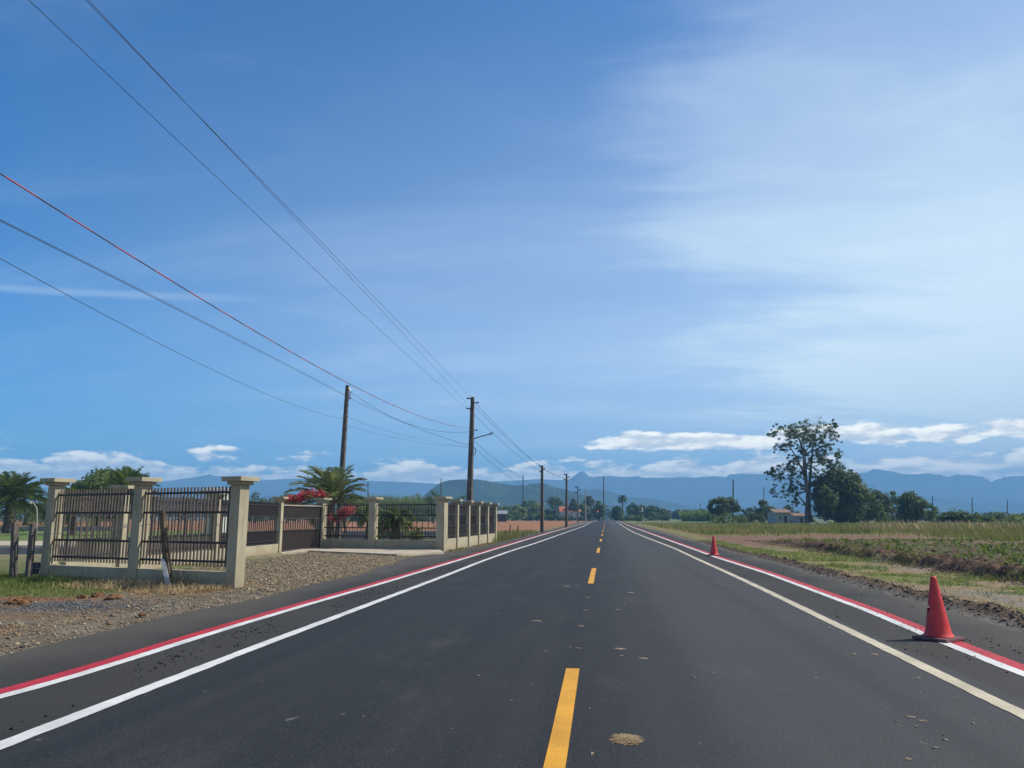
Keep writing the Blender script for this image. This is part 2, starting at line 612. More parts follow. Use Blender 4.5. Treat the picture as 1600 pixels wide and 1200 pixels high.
M_LEAF_DARK = leafmat('leaf_dark', (0.022, 0.044, 0.013), (0.064, 0.100, 0.024))
M_LEAF_MID = leafmat('leaf_mid', (0.040, 0.075, 0.014), (0.105, 0.150, 0.030))
M_LEAF_PALE = leafmat('leaf_pale', (0.095, 0.145, 0.032), (0.20, 0.24, 0.070))
M_LEAF_EU = leafmat('leaf_eucalypt', (0.026, 0.040, 0.020), (0.070, 0.092, 0.042))
M_PALM = leafmat('palm_leaf', (0.040, 0.075, 0.026), (0.15, 0.20, 0.065), 0.35)
M_PALMB = leafmat('palm_leaf_blue', (0.075, 0.115, 0.065), (0.30, 0.34, 0.17), 0.35)
M_BRACT = leafmat('pink_bract', (0.36, 0.025, 0.04), (0.58, 0.09, 0.12), 0.3, (0.65, 0.10, 0.13))
M_GRASS = leafmat('grass_blade', (0.075, 0.098, 0.018), (0.25, 0.195, 0.082), 0.25)
M_STRAW = leafmat('dry_straw', (0.22, 0.15, 0.07), (0.46, 0.35, 0.19), 0.2, (0.42, 0.32, 0.17))
M_CROP = leafmat('crop_leaf', (0.034, 0.070, 0.013), (0.100, 0.150, 0.030), 0.3)
M_TURF = leafmat('turf_blade', (0.070, 0.110, 0.018), (0.19, 0.20, 0.055), 0.3)
M_ROOFRED = simple('red_roof_tile', (0.42, 0.13, 0.06), (0.30, 0.09, 0.05), 3, 0.85)
M_ROOFBR = simple('brown_roof_tile', (0.24, 0.15, 0.10), (0.14, 0.09, 0.07), 3, 0.85)
M_ROOFGR = simple('grey_roof_sheet', (0.26, 0.26, 0.27), (0.17, 0.17, 0.18), 2, 0.6)
M_HWALL = simple('pale_house_wall', (0.45, 0.46, 0.42), (0.36, 0.37, 0.34), 2, 0.85)
M_HWALLG = simple('greenish_house_wall', (0.34, 0.42, 0.40), (0.26, 0.33, 0.32), 2, 0.85)
M_HWALLB = simple('blue_house_wall', (0.26, 0.36, 0.55), (0.20, 0.28, 0.44), 2, 0.85)
M_GLASS = simple('dark_glass', (0.03, 0.035, 0.045), None, 2, 0.15, spec=0.6)
M_DARKW = simple('dark_timber', (0.07, 0.055, 0.045), None, 4, 0.9)
M_LOWWALL = simple('grey_low_wall', (0.25, 0.25, 0.24), (0.17, 0.17, 0.165), 2, 0.9, 0.3, 30)
M_PAVE = simple('concrete_slab', (0.42, 0.36, 0.27), (0.30, 0.25, 0.18), 2, 0.9, 0.4, 25)
M_BOARD = simple('white_board', (0.75, 0.75, 0.74), None, 2, 0.6)
M_CAR = simple('pale_car_paint', (0.62, 0.60, 0.58), (0.58, 0.56, 0.54), 1, 0.3, spec=0.5)
M_TYRE = simple('tyre_rubber', (0.02, 0.02, 0.02), None, 5, 0.8)
M_TAIL = simple('red_tail_lamp', (0.5, 0.03, 0.03), None, 5, 0.3)
M_BLUEB = simple('dark_blue_plastic', (0.012, 0.014, 0.035), None, 6, 0.5, spec=0.4)
M_CRUMB = simple('bitumen_crumb', (0.012, 0.012, 0.013), None, 30, 0.8)
M_LITTER = simple('dry_mud_flake', (0.30, 0.23, 0.15), (0.18, 0.14, 0.10), 25, 0.95)
M_CLOD = simple('orange_clay', (0.17, 0.085, 0.038), (0.09, 0.048, 0.025), 7, 0.95, 0.8, 20)


def mountain_mat(name, c1, c2, s):
    m, t, out = mat(name)
    p = world_pos(t)
    n1 = t.noise(p, s, 8, 0.68)
    n2 = t.noise(p, s * 9, 4, 0.7)
    col = t.mix(t.smooth(n1, 0.32, 0.68), c1, c2)
    col = t.mix(t.math('MULTIPLY', t.smooth(n2, 0.45, 0.7), 0.5), col, tuple(k * 0.45 for k in c1))
    b = t.n('ShaderNodeBsdfPrincipled', Base__Color=col, Roughness=0.95)
    b.inputs['Specular IOR Level'].default_value = 0.05
    bn = t.n('ShaderNodeBump', Strength=0.9, Distance=6.0, Height=n2)
    t.link(bn.outputs[0], b.inputs['Normal'])
    t.link(b.outputs[0], out.inputs[0])
    return m


M_MTN = mountain_mat('mountain_forest', (0.018, 0.028, 0.022), (0.045, 0.058, 0.040), 0.006)
M_HILL = mountain_mat('hill_forest', (0.007, 0.017, 0.006), (0.055, 0.078, 0.024), 0.024)

# ------------------------------------------------------------------ ground, road
# one sheet to the horizon: grid, finer near the road
gx = np.unique(np.concatenate([np.linspace(-4600, -400, 22), np.linspace(-400, -60, 70), np.linspace(-60, 80, 141), np.linspace(80, 400, 66), np.linspace(400, 4600, 22)]))
gy = np.unique(np.concatenate([np.linspace(-300, 0, 8), np.linspace(0, 120, 121), np.linspace(120, 500, 120), np.linspace(500, 5000, 30)]))
GX, GY = np.meshgrid(gx, gy)
gz = np.full(GX.shape, -0.045)
ncol = np.zeros(GX.shape + (3,))


def blend(c, m, rgb):
    m = m[..., None]
    return c * (1 - m) + np.array(rgb) * m


n_a = fbm(GX / 18, GY / 18, 3, 4)
n_b = fbm(GX / 60, GY / 60, 9, 4)
c = np.zeros(GX.shape + (3,)) + np.array((0.105, 0.105, 0.04))
c = blend(c, sstep(n_a, 0.4, 0.62), (0.13, 0.11, 0.05))
c = blend(c, sstep(n_b, 0.5, 0.66), (0.075, 0.085, 0.03))
# bare orange plough land left of the road, behind the plot
left = sstep(-GX, 5.6, 7.5)
soil = left * sstep(GY, 44, 47) * sstep(GY, 330, 300)
c = blend(c, soil, (0.235, 0.112, 0.052))
c = blend(c, soil * sstep(n_a, 0.5, 0.7) * 0.5, (0.17, 0.085, 0.045))
dry = left * sstep(GY, 40, 44) * sstep(GY, 66, 56) * sstep(-GX, 12, 8)
c = blend(c, dry * 0.7, (0.19, 0.16, 0.08))
# the walled plot and the lawn to its left
yard = sstep(-GX, 5.6, 7.0) * sstep(GY, 44, 42)
c = blend(c, yard, (0.17, 0.13, 0.09))
lawn = sstep(-GX, 13.5, 14.5) * sstep(GY, 30, 34) * sstep(GY, 76, 70)
c = blend(c, lawn, (0.10, 0.135, 0.035))
# right-hand grass land
right = sstep(GX, 5.5, 9)
c = blend(c, right * sstep(GY, 60, 76), (0.20, 0.18, 0.070))
c = blend(c, right * sstep(GY, 66, 76) * sstep(fbm(GX / 9, GY / 3.5, 21, 3), 0.48, 0.62), (0.13, 0.15, 0.045))
c = blend(c, right * sstep(GY, 150, 200), (0.11, 0.13, 0.05))
nv = GX.size
V = np.stack([GX.ravel(), GY.ravel(), gz.ravel()], 1)
nx, ny = len(gx), len(gy)


def grid_faces(nx, ny):
    i = np.arange(nx - 1); j = np.arange(ny - 1)
    I, J = np.meshgrid(i, j)
    a = (J * nx + I).ravel()
    return np.stack([a, a + 1, a + nx + 1, a + nx], 1)


ground = link('ground', mesh_np('ground', V, grid_faces(nx, ny), c.reshape(-1, 3)), M_GROUND)
ground['kind'] = 'structure'

# the road: outlines follow the lines read from the photograph, laid on the ground
LW = [(-260, 1268), (0, 1165), (170, 1100), (400, 1011), (560, 951), (700, 898), (748.7, 878.6), (797.5, 861), (830, 851), (862.5, 839.7), (895, 828.2), (911.2, 822.5), (922.6, 816.6), (931, 814.2)]
RW = [(2050, 1325), (1600, 1118), (1400, 1021), (1188.6, 919), (1135, 894), (1086, 872), (1053.7, 856.6), (1021.2, 844.4), (988.7, 831.4), (972.5, 821.7), (963.5, 815.2), (962.2, 813.6)]
LB = [(-420, 1190), (0, 1091), (170, 1041), (300, 999), (400, 968.5), (490, 942), (600, 910.7), (720, 874.5), (797, 851), (862, 831.5), (895, 822.4), (911, 818.5), (925, 814.6), (931, 813.6)]
RB = [(2050, 1218), (1600, 1054.5), (1450, 994), (1355, 954), (1200, 896.6), (1115, 869.6), (1050, 846), (1015, 833.2), (985, 822.5), (971, 816.4), (967.5, 814.2), (967.5, 813.2)]


def gl(pts):
    return [G(*p) for p in pts]


def resample(pts, ys):
    """x along the line for each y, from a smoothed polyline"""
    P = sorted([(p.y, p.x) for p in pts])
    a = np.array(P)
    # monotone smoothing: average of linear interpolations around y
    out = []
    for y in ys:
        w = max(0.6, y * 0.05)
        s = [np.interp(y + k * w, a[:, 0], a[:, 1]) for k in (-1, -0.5, 0, 0.5, 1)]
        out.append(float(np.mean(s)))
    return np.array(out)


YS = np.unique(np.concatenate([np.linspace(-30, 60, 91), np.linspace(2.5, 26, 420), np.linspace(60, 300, 80)]))


def line_x(pts):
    P = gl(pts)
    y0 = min(p.y for p in P)
    P0 = min(P, key=lambda p: p.y)
    P = P + [Vector((P0.x, -40, 0))]
    return resample(P, YS)


def ribbon(xl, xr, ys, z):
    n = len(ys)
    V = np.zeros((2 * n, 3))
    V[0::2, 0] = xl; V[1::2, 0] = xr
    V[0::2, 1] = ys; V[1::2, 1] = ys
    V[:, 2] = z
    i = np.arange(n - 1) * 2
    F = np.stack([i, i + 1, i + 3, i + 2], 1)
    return V, F


xLW, xRW, xLB, xRB = map(line_x, (LW, RW, LB, RB))
edge_l = -5.45 + 0.35 * (fbm(YS / 2.5, YS * 0, 5, 3) - 0.5) - 0.65 * sstep(YS, 17, 27) + 0.75 * sstep(YS, 46, 70)
edge_r = 5.0 + 0.3 * (fbm(YS / 2.0, YS * 0 + 9, 6, 3) - 0.5)
edge_l = np.minimum(edge_l, xLB - 0.45)
edge_r = np.maximum(edge_r, xRB + 0.7)
# past the last surveyed point the road runs on over the rise
ye = np.array([330, 380, 450, 560, 700, 900.])
elx = np.concatenate([edge_l, [-6.5, -6.0, -4.5, -2.0, 2, 4.0]])
erx = np.concatenate([edge_r, [6.0, 6.5, 7.5, 9.0, 13.0, 17.0]])
V, F = ribbon(elx, erx, np.concatenate([YS, ye]), 0.0)
road = link('road', mesh_np('road', V, F), M_ASPH)
road['kind'] = 'structure'


def marking(name, xl, xr, ys, m, z=0.004):
    V, F = ribbon(xl, xr, ys, z)
    o = link(name, mesh_np(name, V, F), m, road)
    return o


wl = 0.065
jit = lambda s: 0.012 * (fbm(YS * 3, YS * 0 + s, 40 + s, 2) - 0.5) + 0.010 * (fbm(YS * 14, YS * 0 + s, 60 + s, 2) - 0.5)
marking('edge_line', xLW - wl + jit(1), xLW + wl + jit(2), YS, M_WHITE)
marking('edge_line', xRW - wl + jit(3), xRW + wl + jit(4), YS, M_CREAM)
marking('cycle_line', xLB - 0.06 + jit(5), xLB + 0.06 + jit(6), YS, M_WHITE)
marking('cycle_line', xRB - 0.06 + jit(7), xRB + 0.06 + jit(8), YS, M_WHITE)
marking('red_line', xLB - 0.06 - 0.155 + jit(9), xLB - 0.0605 + jit(5), YS, M_RED, 0.0035)
marking('red_line', xRB + 0.0605 + jit(8), xRB + 0.06 + 0.155 + jit(10), YS, M_RED, 0.0035)
# centre dashes
cl = [(866.5, 1200), (895, 1045), (925.5, 900), (935, 859.7), (938.6, 845), (940.6, 837), (943, 826), (945, 818)]
cp = gl(cl)
cpa = np.array(sorted([(p.y, p.x) for p in cp]))
y1 = G(895, 1045).y
y2a, y2b = G(925, 912).y, G(928, 888).y
per = y2b - y1
dl = y2b - y2a
for k in range(0, 22):
    b = y1 + per * k
    a = b - dl
    ys = np.linspace(a, b, 7)
    xs = np.interp(ys, cpa[:, 0], cpa[:, 1])
    marking('centre_dash', xs - 0.058, xs + 0.058, ys, M_YEL)

# ------------------------------------------------------------------ verges and fields with relief
def sheet(name, xs, ys, zf, cf, m):
    X, Y = np.meshgrid(xs, ys)
    Zz = zf(X, Y); cc = cf(X, Y)
    V = np.stack([X.ravel(), Y.ravel(), Zz.ravel()], 1)
    o = link(name, mesh_np(name, V, grid_faces(len(xs), len(ys)), cc.reshape(-1, 3)), m, smooth=True)
    o['kind'] = 'structure'
    return o


def right_profile(X, Y):
    n = fbm(X * 1.1, Y * 1.1, 11, 4) - 0.5
    nf = fbm(X * 5, Y * 5, 12, 3) - 0.5
    e = np.interp(Y, YS, edge_r)
    u = X - e
    z = -0.03 + 0.0 * X
    berm = np.exp(-((u - 0.50 - 0.30 * n) / 0.20) ** 2) * (0.105 + 0.16 * n) * sstep(Y, 32, 24)
    z = z + berm
    track = sstep(u, 0.6, 1.2)
    z = z + track * (0.035 + 0.05 * n)
    bank = sstep(u, 3.05 + 0.9 * n, 3.65 + 0.9 * n) * sstep(Y, 46, 34)
    z = z + bank * 0.24
    # furrows along the field
    fur = (0.5 + 0.5 * np.cos((X + 0.5 * n) * 2 * PI / 0.95)) * 0.10 * bank * sstep(X, 22, 17)
    z = z + fur * (0.6 + n) + nf * (0.10 * bank + 0.13 * sstep(u, 2.7, 3.2) * sstep(u, 4.6, 3.8) * sstep(Y, 46, 34) + 0.02 * track)
    return z


def right_colour(X, Y):
    n = fbm(X * 0.9, Y * 0.9, 31, 4)
    n2 = fbm(X * 3.2, Y * 3.2, 37, 3)
    n3 = fbm(X * 0.25, Y * 0.12, 39, 3)
    e = np.interp(Y, YS, edge_r)
    u = X - e
    c = np.zeros(X.shape + (3,)) + np.array((0.105, 0.095, 0.080))
    c = blend(c, sstep(u, 0.22, 0.42), (0.115, 0.078, 0.048))
    c = blend(c, sstep(u, 0.65, 1.0), (0.20, 0.145, 0.085))
    gr = sstep(u, 0.8, 1.2) * sstep(n + 0.25 * (n2 - 0.5), 0.46, 0.58)
    c = blend(c, gr, (0.115, 0.125, 0.030))
    gv = sstep(u, 1.0, 1.5) * sstep(fbm(X * 1.3, Y * 0.5, 51, 3), 0.55, 0.66) * 0.7
    c = blend(c, gv, (0.15, 0.14, 0.125))
    f = sstep(u, 2.95, 3.4)
    soil = np.array((0.090, 0.053, 0.034))
    c = blend(c, f, soil)
    c = blend(c, f * sstep(n2, 0.45, 0.65) * sstep(u, 3.9, 4.6), (0.08, 0.095, 0.030))
    # brown fallow patch further up, then rank grass
    fallow = np.maximum(f, sstep(u, 1.4, 2.0) * sstep(Y, 28, 34)) * sstep(Y + 0.4 * (X - 8), 33, 37)
    c = blend(c, fallow, (0.150, 0.088, 0.055))
    grassy = np.maximum(sstep(Y + 22 * (n3 - 0.5) - 0.1 * X, 54, 70), sstep(X + 5 * (n - 0.5) + 6 * (n3 - .5) - 0.06 * Y, 17.5, 20.5))
    f = sstep(u, 1.6, 2.6)
    c = blend(c, grassy * f, (0.175, 0.145, 0.062))
    c = blend(c, grassy * f * sstep(n3, 0.48, 0.6), (0.13, 0.13, 0.045))
    strip = sstep(u, 0.5, 0.9) * sstep(u, 3.6 - 1.9 * sstep(Y, 26, 34), 2.8 - 1.6 * sstep(Y, 26, 34)) * sstep(Y, 20, 26)
    c = blend(c, strip * 0.8, (0.14, 0.145, 0.040))
    return c


ysr = np.unique(np.concatenate([np.linspace(4, 34, 260), np.linspace(34, 90, 170)]))
xsr = np.unique(np.concatenate([np.linspace(4.7, 13, 110), np.linspace(13, 30, 100), np.linspace(30, 70, 70)]))
sheet('right_field', xsr, ysr, right_profile, right_colour, M_FIELD)


def left_z(X, Y):
    n = fbm(X * 1.3, Y * 1.3, 61, 4) - 0.5
    nf = fbm(X * 6, Y * 6, 62, 3) - 0.5
    e = np.interp(Y, YS, edge_l)
    u = e - X
    return -0.03 + sstep(u, -0.1, 0.7) * (0.035 + 0.06 * n + 0.035 * nf)


def left_colour(X, Y):
    n = fbm(X * 1.0, Y * 1.0, 71, 4)
    n2 = fbm(X * 4, Y * 4, 72, 3)
    e = np.interp(Y, YS, edge_l)
    u = e - X
    c = np.zeros(X.shape + (3,)) + np.array((0.128, 0.102, 0.070))
    c = blend(c, sstep(n2, 0.45, 0.65) * 0.6, (0.19, 0.165, 0.125))
    # crushed stone of the driveway
    dr = sstep(Y, 13.2, 14.6) * sstep(u, 0.2, 0.8)
    c = blend(c, dr, (0.255, 0.205, 0.135))
    c = blend(c, dr * sstep(n2, 0.5, 0.62) * 0.6, (0.13, 0.105, 0.075))
    # dry litter / clay in front of the wing fence
    f = sstep(u, 0.9, 1.5) * sstep(Y, 14.8, 13.6)
    c = blend(c, f * sstep(n, 0.36, 0.52) * 0.95, (0.155, 0.100, 0.055))
    c = blend(c, f * sstep(fbm(X * 1.2, Y * 1.2, 77, 3), 0.52, 0.62), (0.175, 0.088, 0.040))
    c = blend(c, sstep(u, 0.5, 1.0) * sstep(Y, 11.6, 10.6) * sstep(n, 0.38, 0.52) * 0.8, (0.150, 0.105, 0.065))
    bl = np.exp(-(((X + 7.6) / 0.9) ** 2 + ((Y - 10.9) / 0.7) ** 2))
    c = blend(c, np.clip(bl * 1.6, 0, 1) * sstep(n2, 0.35, 0.5), (0.10, 0.105, 0.11))
    g = sstep(Y - 0.18 * X, 13.4, 13.9) * sstep(-X, 7.6, 8.6) * sstep(Y, 30, 17)
    c = blend(c, g * 0.9, (0.090, 0.110, 0.030))
    # inside of the plot
    return c


ysl = np.unique(np.concatenate([np.linspace(3, 18, 150), np.linspace(18, 48, 130)]))
xsl = np.unique(np.concatenate([np.linspace(-24, -14, 30), np.linspace(-14, -4.9, 110)]))
sheet('left_verge', xsl, ysl, left_z, left_colour, M_GRAVEL)

# ------------------------------------------------------------------ mountains
FAR = [(-400, 764), (-150, 761), (0, 762), (120, 762), (200, 760), (255, 752), (290, 747), (310, 744), (322, 740.5), (333, 744), (345, 744), (357, 745), (390, 750.5), (420, 749.5), (440, 748.4), (470, 747.8), (520, 749), (562, 751), (600, 752), (637, 753.4), (687, 756), (730, 755), (769, 752.5), (826, 749.7), (841, 748.4), (862, 749.7), (888, 749.7), (894, 746.5), (902, 740.3), (906, 737), (910.6, 736), (914.4, 737.5), (920, 743.5), (924.7, 745), (930, 745.5), (935, 744), (959, 744), (980, 746), (989, 745), (1000.6, 743.7), (1003, 746.5), (1053, 746.5), (1066, 745), (1087, 746.3), (1119, 744), (1138, 745.4), (1144, 741), (1162, 740), (1196, 741), (1240, 744), (1290, 743), (1337, 741), (1360, 738), (1370, 732.8), (1382, 733.8), (1399, 736.6), (1420, 741), (1442, 741), (1455, 739), (1469, 742), (1474, 741), (1487, 745.6), (1502, 740.7), (1512, 743), (1519, 741.6), (1542, 745), (1556, 753.4), (1560, 749.7), (1570, 747.8), (1577, 745), (1600, 743.7), (1760, 742), (2000, 745)]
MID = [(900, 800), (905, 768), (916, 764.7), (930, 764), (945, 766), (959, 769), (974, 777), (987, 777), (1012, 778.4), (1025, 780.6), (1049, 785), (1075, 790), (1092, 795.6), (1125, 801), (1150, 806)]
MID2 = [(1180, 800), (1215, 784), (1240, 778), (1300, 768), (1340, 765), (1370, 764), (1420, 770), (1460, 777), (1520, 786), (1580, 787), (1640, 786), (1700, 790), (1800, 800)]
HILL = [(640, 795), (652, 785), (660.6, 776), (670, 767.5), (680, 759.5), (688.7, 753.4), (705.6, 750), (720.6, 748.8), (731, 750), (745, 748.8), (762, 751.6), (780.6, 755), (799, 757.8), (822, 757.8), (828, 756.4), (843, 754.6), (850.6, 756), (865.6, 761), (880.6, 764), (897.5, 769), (912, 774), (925, 779), (940, 784), (960, 794), (980, 803)]


def ridge(name, sil, d, depth, m, seed, step=2.0, rough=1.0):
    pxs = np.arange(sil[0][0], sil[-1][0] + 0.1, step)
    pys = np.interp(pxs, [p[0] for p in sil], [p[1] for p in sil])
    mrows = 26
    n = len(pxs)
    V = np.zeros((mrows * 2 - 1, n, 3))
    bx = np.array([tuple(B(q, d))[:2] for q in pxs])
    dv = bx - np.array([[CAM.x, CAM.y]]); dv /= np.linalg.norm(dv, axis=1, keepdims=True)
    tt_ = (np.arange(mrows * 2 - 1) - (mrows - 1)) / (mrows - 1)
    QX = bx[None, :, 0] + dv[None, :, 0] * tt_[:, None] * depth
    QY = bx[None, :, 1] + dv[None, :, 1] * tt_[:, None] * depth
    G_ = fbm(QX / (depth * 0.42), QY / (depth * 0.42), seed + 3, 5)
    for i in range(n):
        b = B(pxs[i], d)
        dirv = Vector((b.x - CAM.x, b.y - CAM.y, 0)).normalized()
        zr = Z(b, pys[i]) + (vnoise(pxs[i] * 0.7, 0.0, seed) - 0.5) * 1.2 * rough
        zr = max(zr, -3)
        for j in range(mrows * 2 - 1):
            t = (j - (mrows - 1)) / (mrows - 1)          # -1 front foot, 0 ridge, 1 back foot
            off = t * depth
            fall = 1 - abs(t)
            # steep upper wall, long foot slope
            prof = (0.55 * fall ** 1.0 + 0.45 * fall ** 3.0) if t < 0 else fall ** 0.9
            gul = G_[j, i] - 0.5
            wob = gul * 4 * fall * abs(t) * depth * 0.22
            z = zr * prof + (gul * zr * 0.9 * abs(t) * fall * 2.2 if t < 0 else 0)
            p = b + dirv * (off + wob)
            if j == mrows - 1:
                z = zr
            V[j, i] = (p.x, p.y, min(max(z, -2.5), zr * (1 - 0.25 * abs(t))) if t != 0 else zr)
    V[0, :, 2] = -2.5
    V[-1, :, 2] = -2.5
    F = grid_faces(n, mrows * 2 - 1)
    o = link(name, mesh_np(name, V.reshape(-1, 3), F), m, smooth=True)
    o['kind'] = 'structure'
    return o


ridge('mountains', FAR, 3900, 700, M_MTN, 1)
ridge('foothills', MID, 2300, 330, M_HILL, 2)
ridge('foothills', MID2, 3000, 420, M_HILL, 4)
ridge('hill', HILL, 1350, 220, M_HILL, 3, rough=1.6)

# ------------------------------------------------------------------ haze
def haze_box():
    x0, x1, y0, y1, z0, z1 = -4900, 4900, -400, 5300, -4.0, 268
    b = MB()
    b.box(((x0 + x1) / 2, (y0 + y1) / 2, (z0 + z1) / 2), (x1 - x0, y1 - y0, z1 - z0))
    m, t, out = mat('haze_air')
    v = t.n('ShaderNodeVolumePrincipled', Color=(0.25, 0.56, 0.93, 1), Density=0.00043, Anisotropy=0.0)
    t.link(v.outputs[0], out.inputs['Volume'])
    o = b.build('haze', m)
    o['kind'] = 'stuff'
    return o


haze_box()
# ------------------------------------------------------------------ the walled plot: fences and gate
UPV = Vector((0, 0, 1))
PX1, PX2, PX3 = G(75, 904), G(212, 907.5), G(366, 919)
# straighten the three pillars of the wing fence
_q = PX2 - CAM; _e = PX3 - PX1; _o = PX1 - CAM
PX2 = PX1 + _e * ((_q.x * _o.y - _q.y * _o.x) / (_q.y * _e.x - _q.x * _e.y))     # where the middle pillar stands on the line
P4, P5 = G(433, 863.5), G(332, 876)
P1B = PX1
P6, P7, P8 = G(501, 858.2), G(577, 860), G(690, 861.5)
P7 = P6 + (P8 - P6) * ((P7 - P6).dot(P8 - P6) / (P8 - P6).length_squared)
P13 = G(772, 846.5)
PIER_W = 0.24
PIER_H = 2.02


def frame(a, b):
    ax = (b - a); ax.z = 0
    ax.normalize()
    return ax, Vector((-ax.y, ax.x, 0))


def pillar(parent, p, ax, ay, h=PIER_H, w=PIER_W):
    m = MB()
    m.box(p + UPV * (h / 2 - 0.05), (w, w, h + 0.10 - 0.14), ax, ay)
    o = m.build('pillar', M_WALL, parent, bevel=0.006)
    cp = MB()
    cp.box(p + UPV * (h - 0.085), (w + 0.10, w + 0.10, 0.07), ax, ay)
    cp.box(p + UPV * (h - 0.0085), (w + 0.25, w + 0.25, 0.085), ax, ay)
    cap = cp.build('pillar_cap', M_WALL, o, bevel=0.006)
    return o


def low_wall(parent, a, b, h, trim=PIER_W / 2, t=0.15):
    ax, ay = frame(a, b)
    L = (b - a).length - 2 * trim
    m = MB()
    m.box((a + b) / 2 + UPV * (h / 2 - 0.06), (L, t, h + 0.12), ax, ay)
    return m.build('low_wall', M_WALL, parent, bevel=0.005)


def railing(parent, a, b, zs, trim=PIER_W / 2, pitch=0.090, bar=0.026, name='railing', top=0.11, low=0.10, sparse=True, iron=None):
    """vertical bars on four rails; the middle bay has every other bar only"""
    ax, ay = frame(a, b)
    L = (b - a).length - 2 * trim
    s = a + ax * trim
    m = MB()
    n = max(4, int(round(L / pitch)))
    z0, z3 = zs[3] - low, zs[0] + top
    for k in range(n):
        c = s + ax * (L * (k + 0.5) / n)
        if k % 2 == 0 or not sparse:
            m.box(c + UPV * ((z0 + z3) / 2), (bar, bar, z3 - z0), ax, ay)
        else:
            m.box(c + UPV * ((zs[1] + z3) / 2), (bar, bar, z3 - zs[1]), ax, ay)
            m.box(c + UPV * ((zs[2] + z0) / 2), (bar, bar, zs[2] - z0), ax, ay)
    o = m.build(name, iron or M_IRON, parent)
    r = MB()
    for z in zs:
        r.box(s + ax * (L / 2) + UPV * z - ay * (bar / 2 + 0.017), (L - 0.004, 0.03, 0.042), ax, ay)
    r.build('rail', M_RAILB, o)
    return o


ZS = (1.77, 1.39, 0.82, 0.47)
ax, ay = frame(PX1, PX3)
f = thing('boundary_fence', PX3, 'open-ended wing of beige pillars and brown bar railing nearest the camera, beside the wooden posts', 'fence', 'pillar and railing fences of the plot')
for p, hh_ in ((PX1, 2.10), (PX2, 2.06), (PX3, 2.02)):
    pillar(f, p, ax, ay, h=hh_)
for a, b in ((PX1, PX2), (PX2, PX3)):
    low_wall(f, a, b, 0.29)
    railing(f, a, b, ZS)

ax, ay = frame(P5, P4)
back = P5 - (P4 - P5) * 0.95
side = thing('boundary_fence', P4, 'sunlit beige fence run between the wing fence and the gate, behind the gravel forecourt', 'fence', 'pillar and railing fences of the plot')
for p in (back, P5, P4):
    pillar(side, p, ax, ay, w=0.24)
P1E = PX1 + (P5 - P4).normalized() * -0.3
for a, b in ((P1E, back), (back, P5), (P5, P4)):
    low_wall(side, a, b, 0.32)
    railing(side, a, b, (1.72, 1.33, 0.80, 0.45), pitch=0.088, iron=M_IRON2 if a is P5 else None)

# gate
gt = thing('metal_gate', P4, 'brown barred metal gate with close bars above and below, between two beige pillars', 'gate')
ax, ay = frame(P4, P6)
L = (P6 - P4).length - 0.28
s = P4 + ax * 0.14
m = MB()
n = int(L / 0.055)
for k in range(n):
    cx = s + ax * (L * (k + 0.5) / n)
    if k % 3 == 0:
        m.box(cx + UPV * 0.98, (0.03, 0.03, 1.76), ax, ay)
    else:
        m.box(cx + UPV * 1.50, (0.03, 0.03, 0.46), ax, ay)
        m.box(cx + UPV * 0.45, (0.03, 0.03, 0.70), ax, ay)
bars = m.build('gate_bars', M_IRON2, gt)
m = MB()
for z in (0.08, 0.81, 1.26):
    m.box(s + ax * (L / 2) + UPV * z - ay * 0.035, (L, 0.036, 0.05), ax, ay)
for e in (0.02, L - 0.02):
    m.box(s + ax * e + UPV * 0.92 - ay * 0.035, (0.05, 0.04, 1.62), ax, ay)
m.build('gate_frame', M_IRON2, gt)
m = MB()
m.box(s + ax * (L / 2) + UPV * 1.745 - ay * 0.04, (L, 0.045, 0.045), ax, ay)
m.build('top_rail', simple('pale_rail', (0.36, 0.30, 0.24), None, 5, 0.5), gt)

ax, ay = frame(P6, P8)
fb = thing('boundary_fence', P8, 'beige fence right of the gate turning the corner along the road', 'fence', 'pillar and railing fences of the plot')
g6 = None
for i, p in enumerate((P6, P7, P8)):
    w = 0.30 if i < 2 else 0.34
    o = pillar(fb, p, ax, ay, h=2.05, w=w)
    if i == 0:
        b = MB(); b.box(p + UPV * 1.46 - ay * (w / 2 + 0.022), (0.12, 0.04, 0.20), ax, ay)
        b.build('intercom_box', M_BLUEB, o, bevel=0.008)
for a, b in ((P6, P7), (P7, P8)):
    low_wall(fb, a, b, 0.42, 0.16)
    railing(fb, a, b, (1.78, 1.37, 0.88, 0.55), 0.16, pitch=0.125, bar=0.022, iron=M_IRON2)
ax2, ay2 = frame(P8, P13)
for k in range(1, 6):
    p = P8 + (P13 - P8) * (k / 5.0)
    q = P8 + (P13 - P8) * ((k - 1) / 5.0)
    pillar(fb, p, ax2, ay2, h=2.0, w=0.25)
    low_wall(fb, q, p, 0.44, 0.15)
    railing(fb, q, p, (1.80, 1.40, 0.95, 0.56), 0.15, pitch=0.085, bar=0.03, low=0.06, top=0.06, iron=M_IRON2)

# back wall of the plot and the low wall left of it
def wall_thing(a, b, h, label, t=0.18):
    ax, ay = frame(a, b)
    m = MB()
    m.box((a + b) / 2 + UPV * (h / 2 - 0.05), ((b - a).length, t, h + 0.1), ax, ay)
    o = m.build('low_wall', M_LOWWALL, None, bevel=0.01)
    return tag(o, label, 'wall')


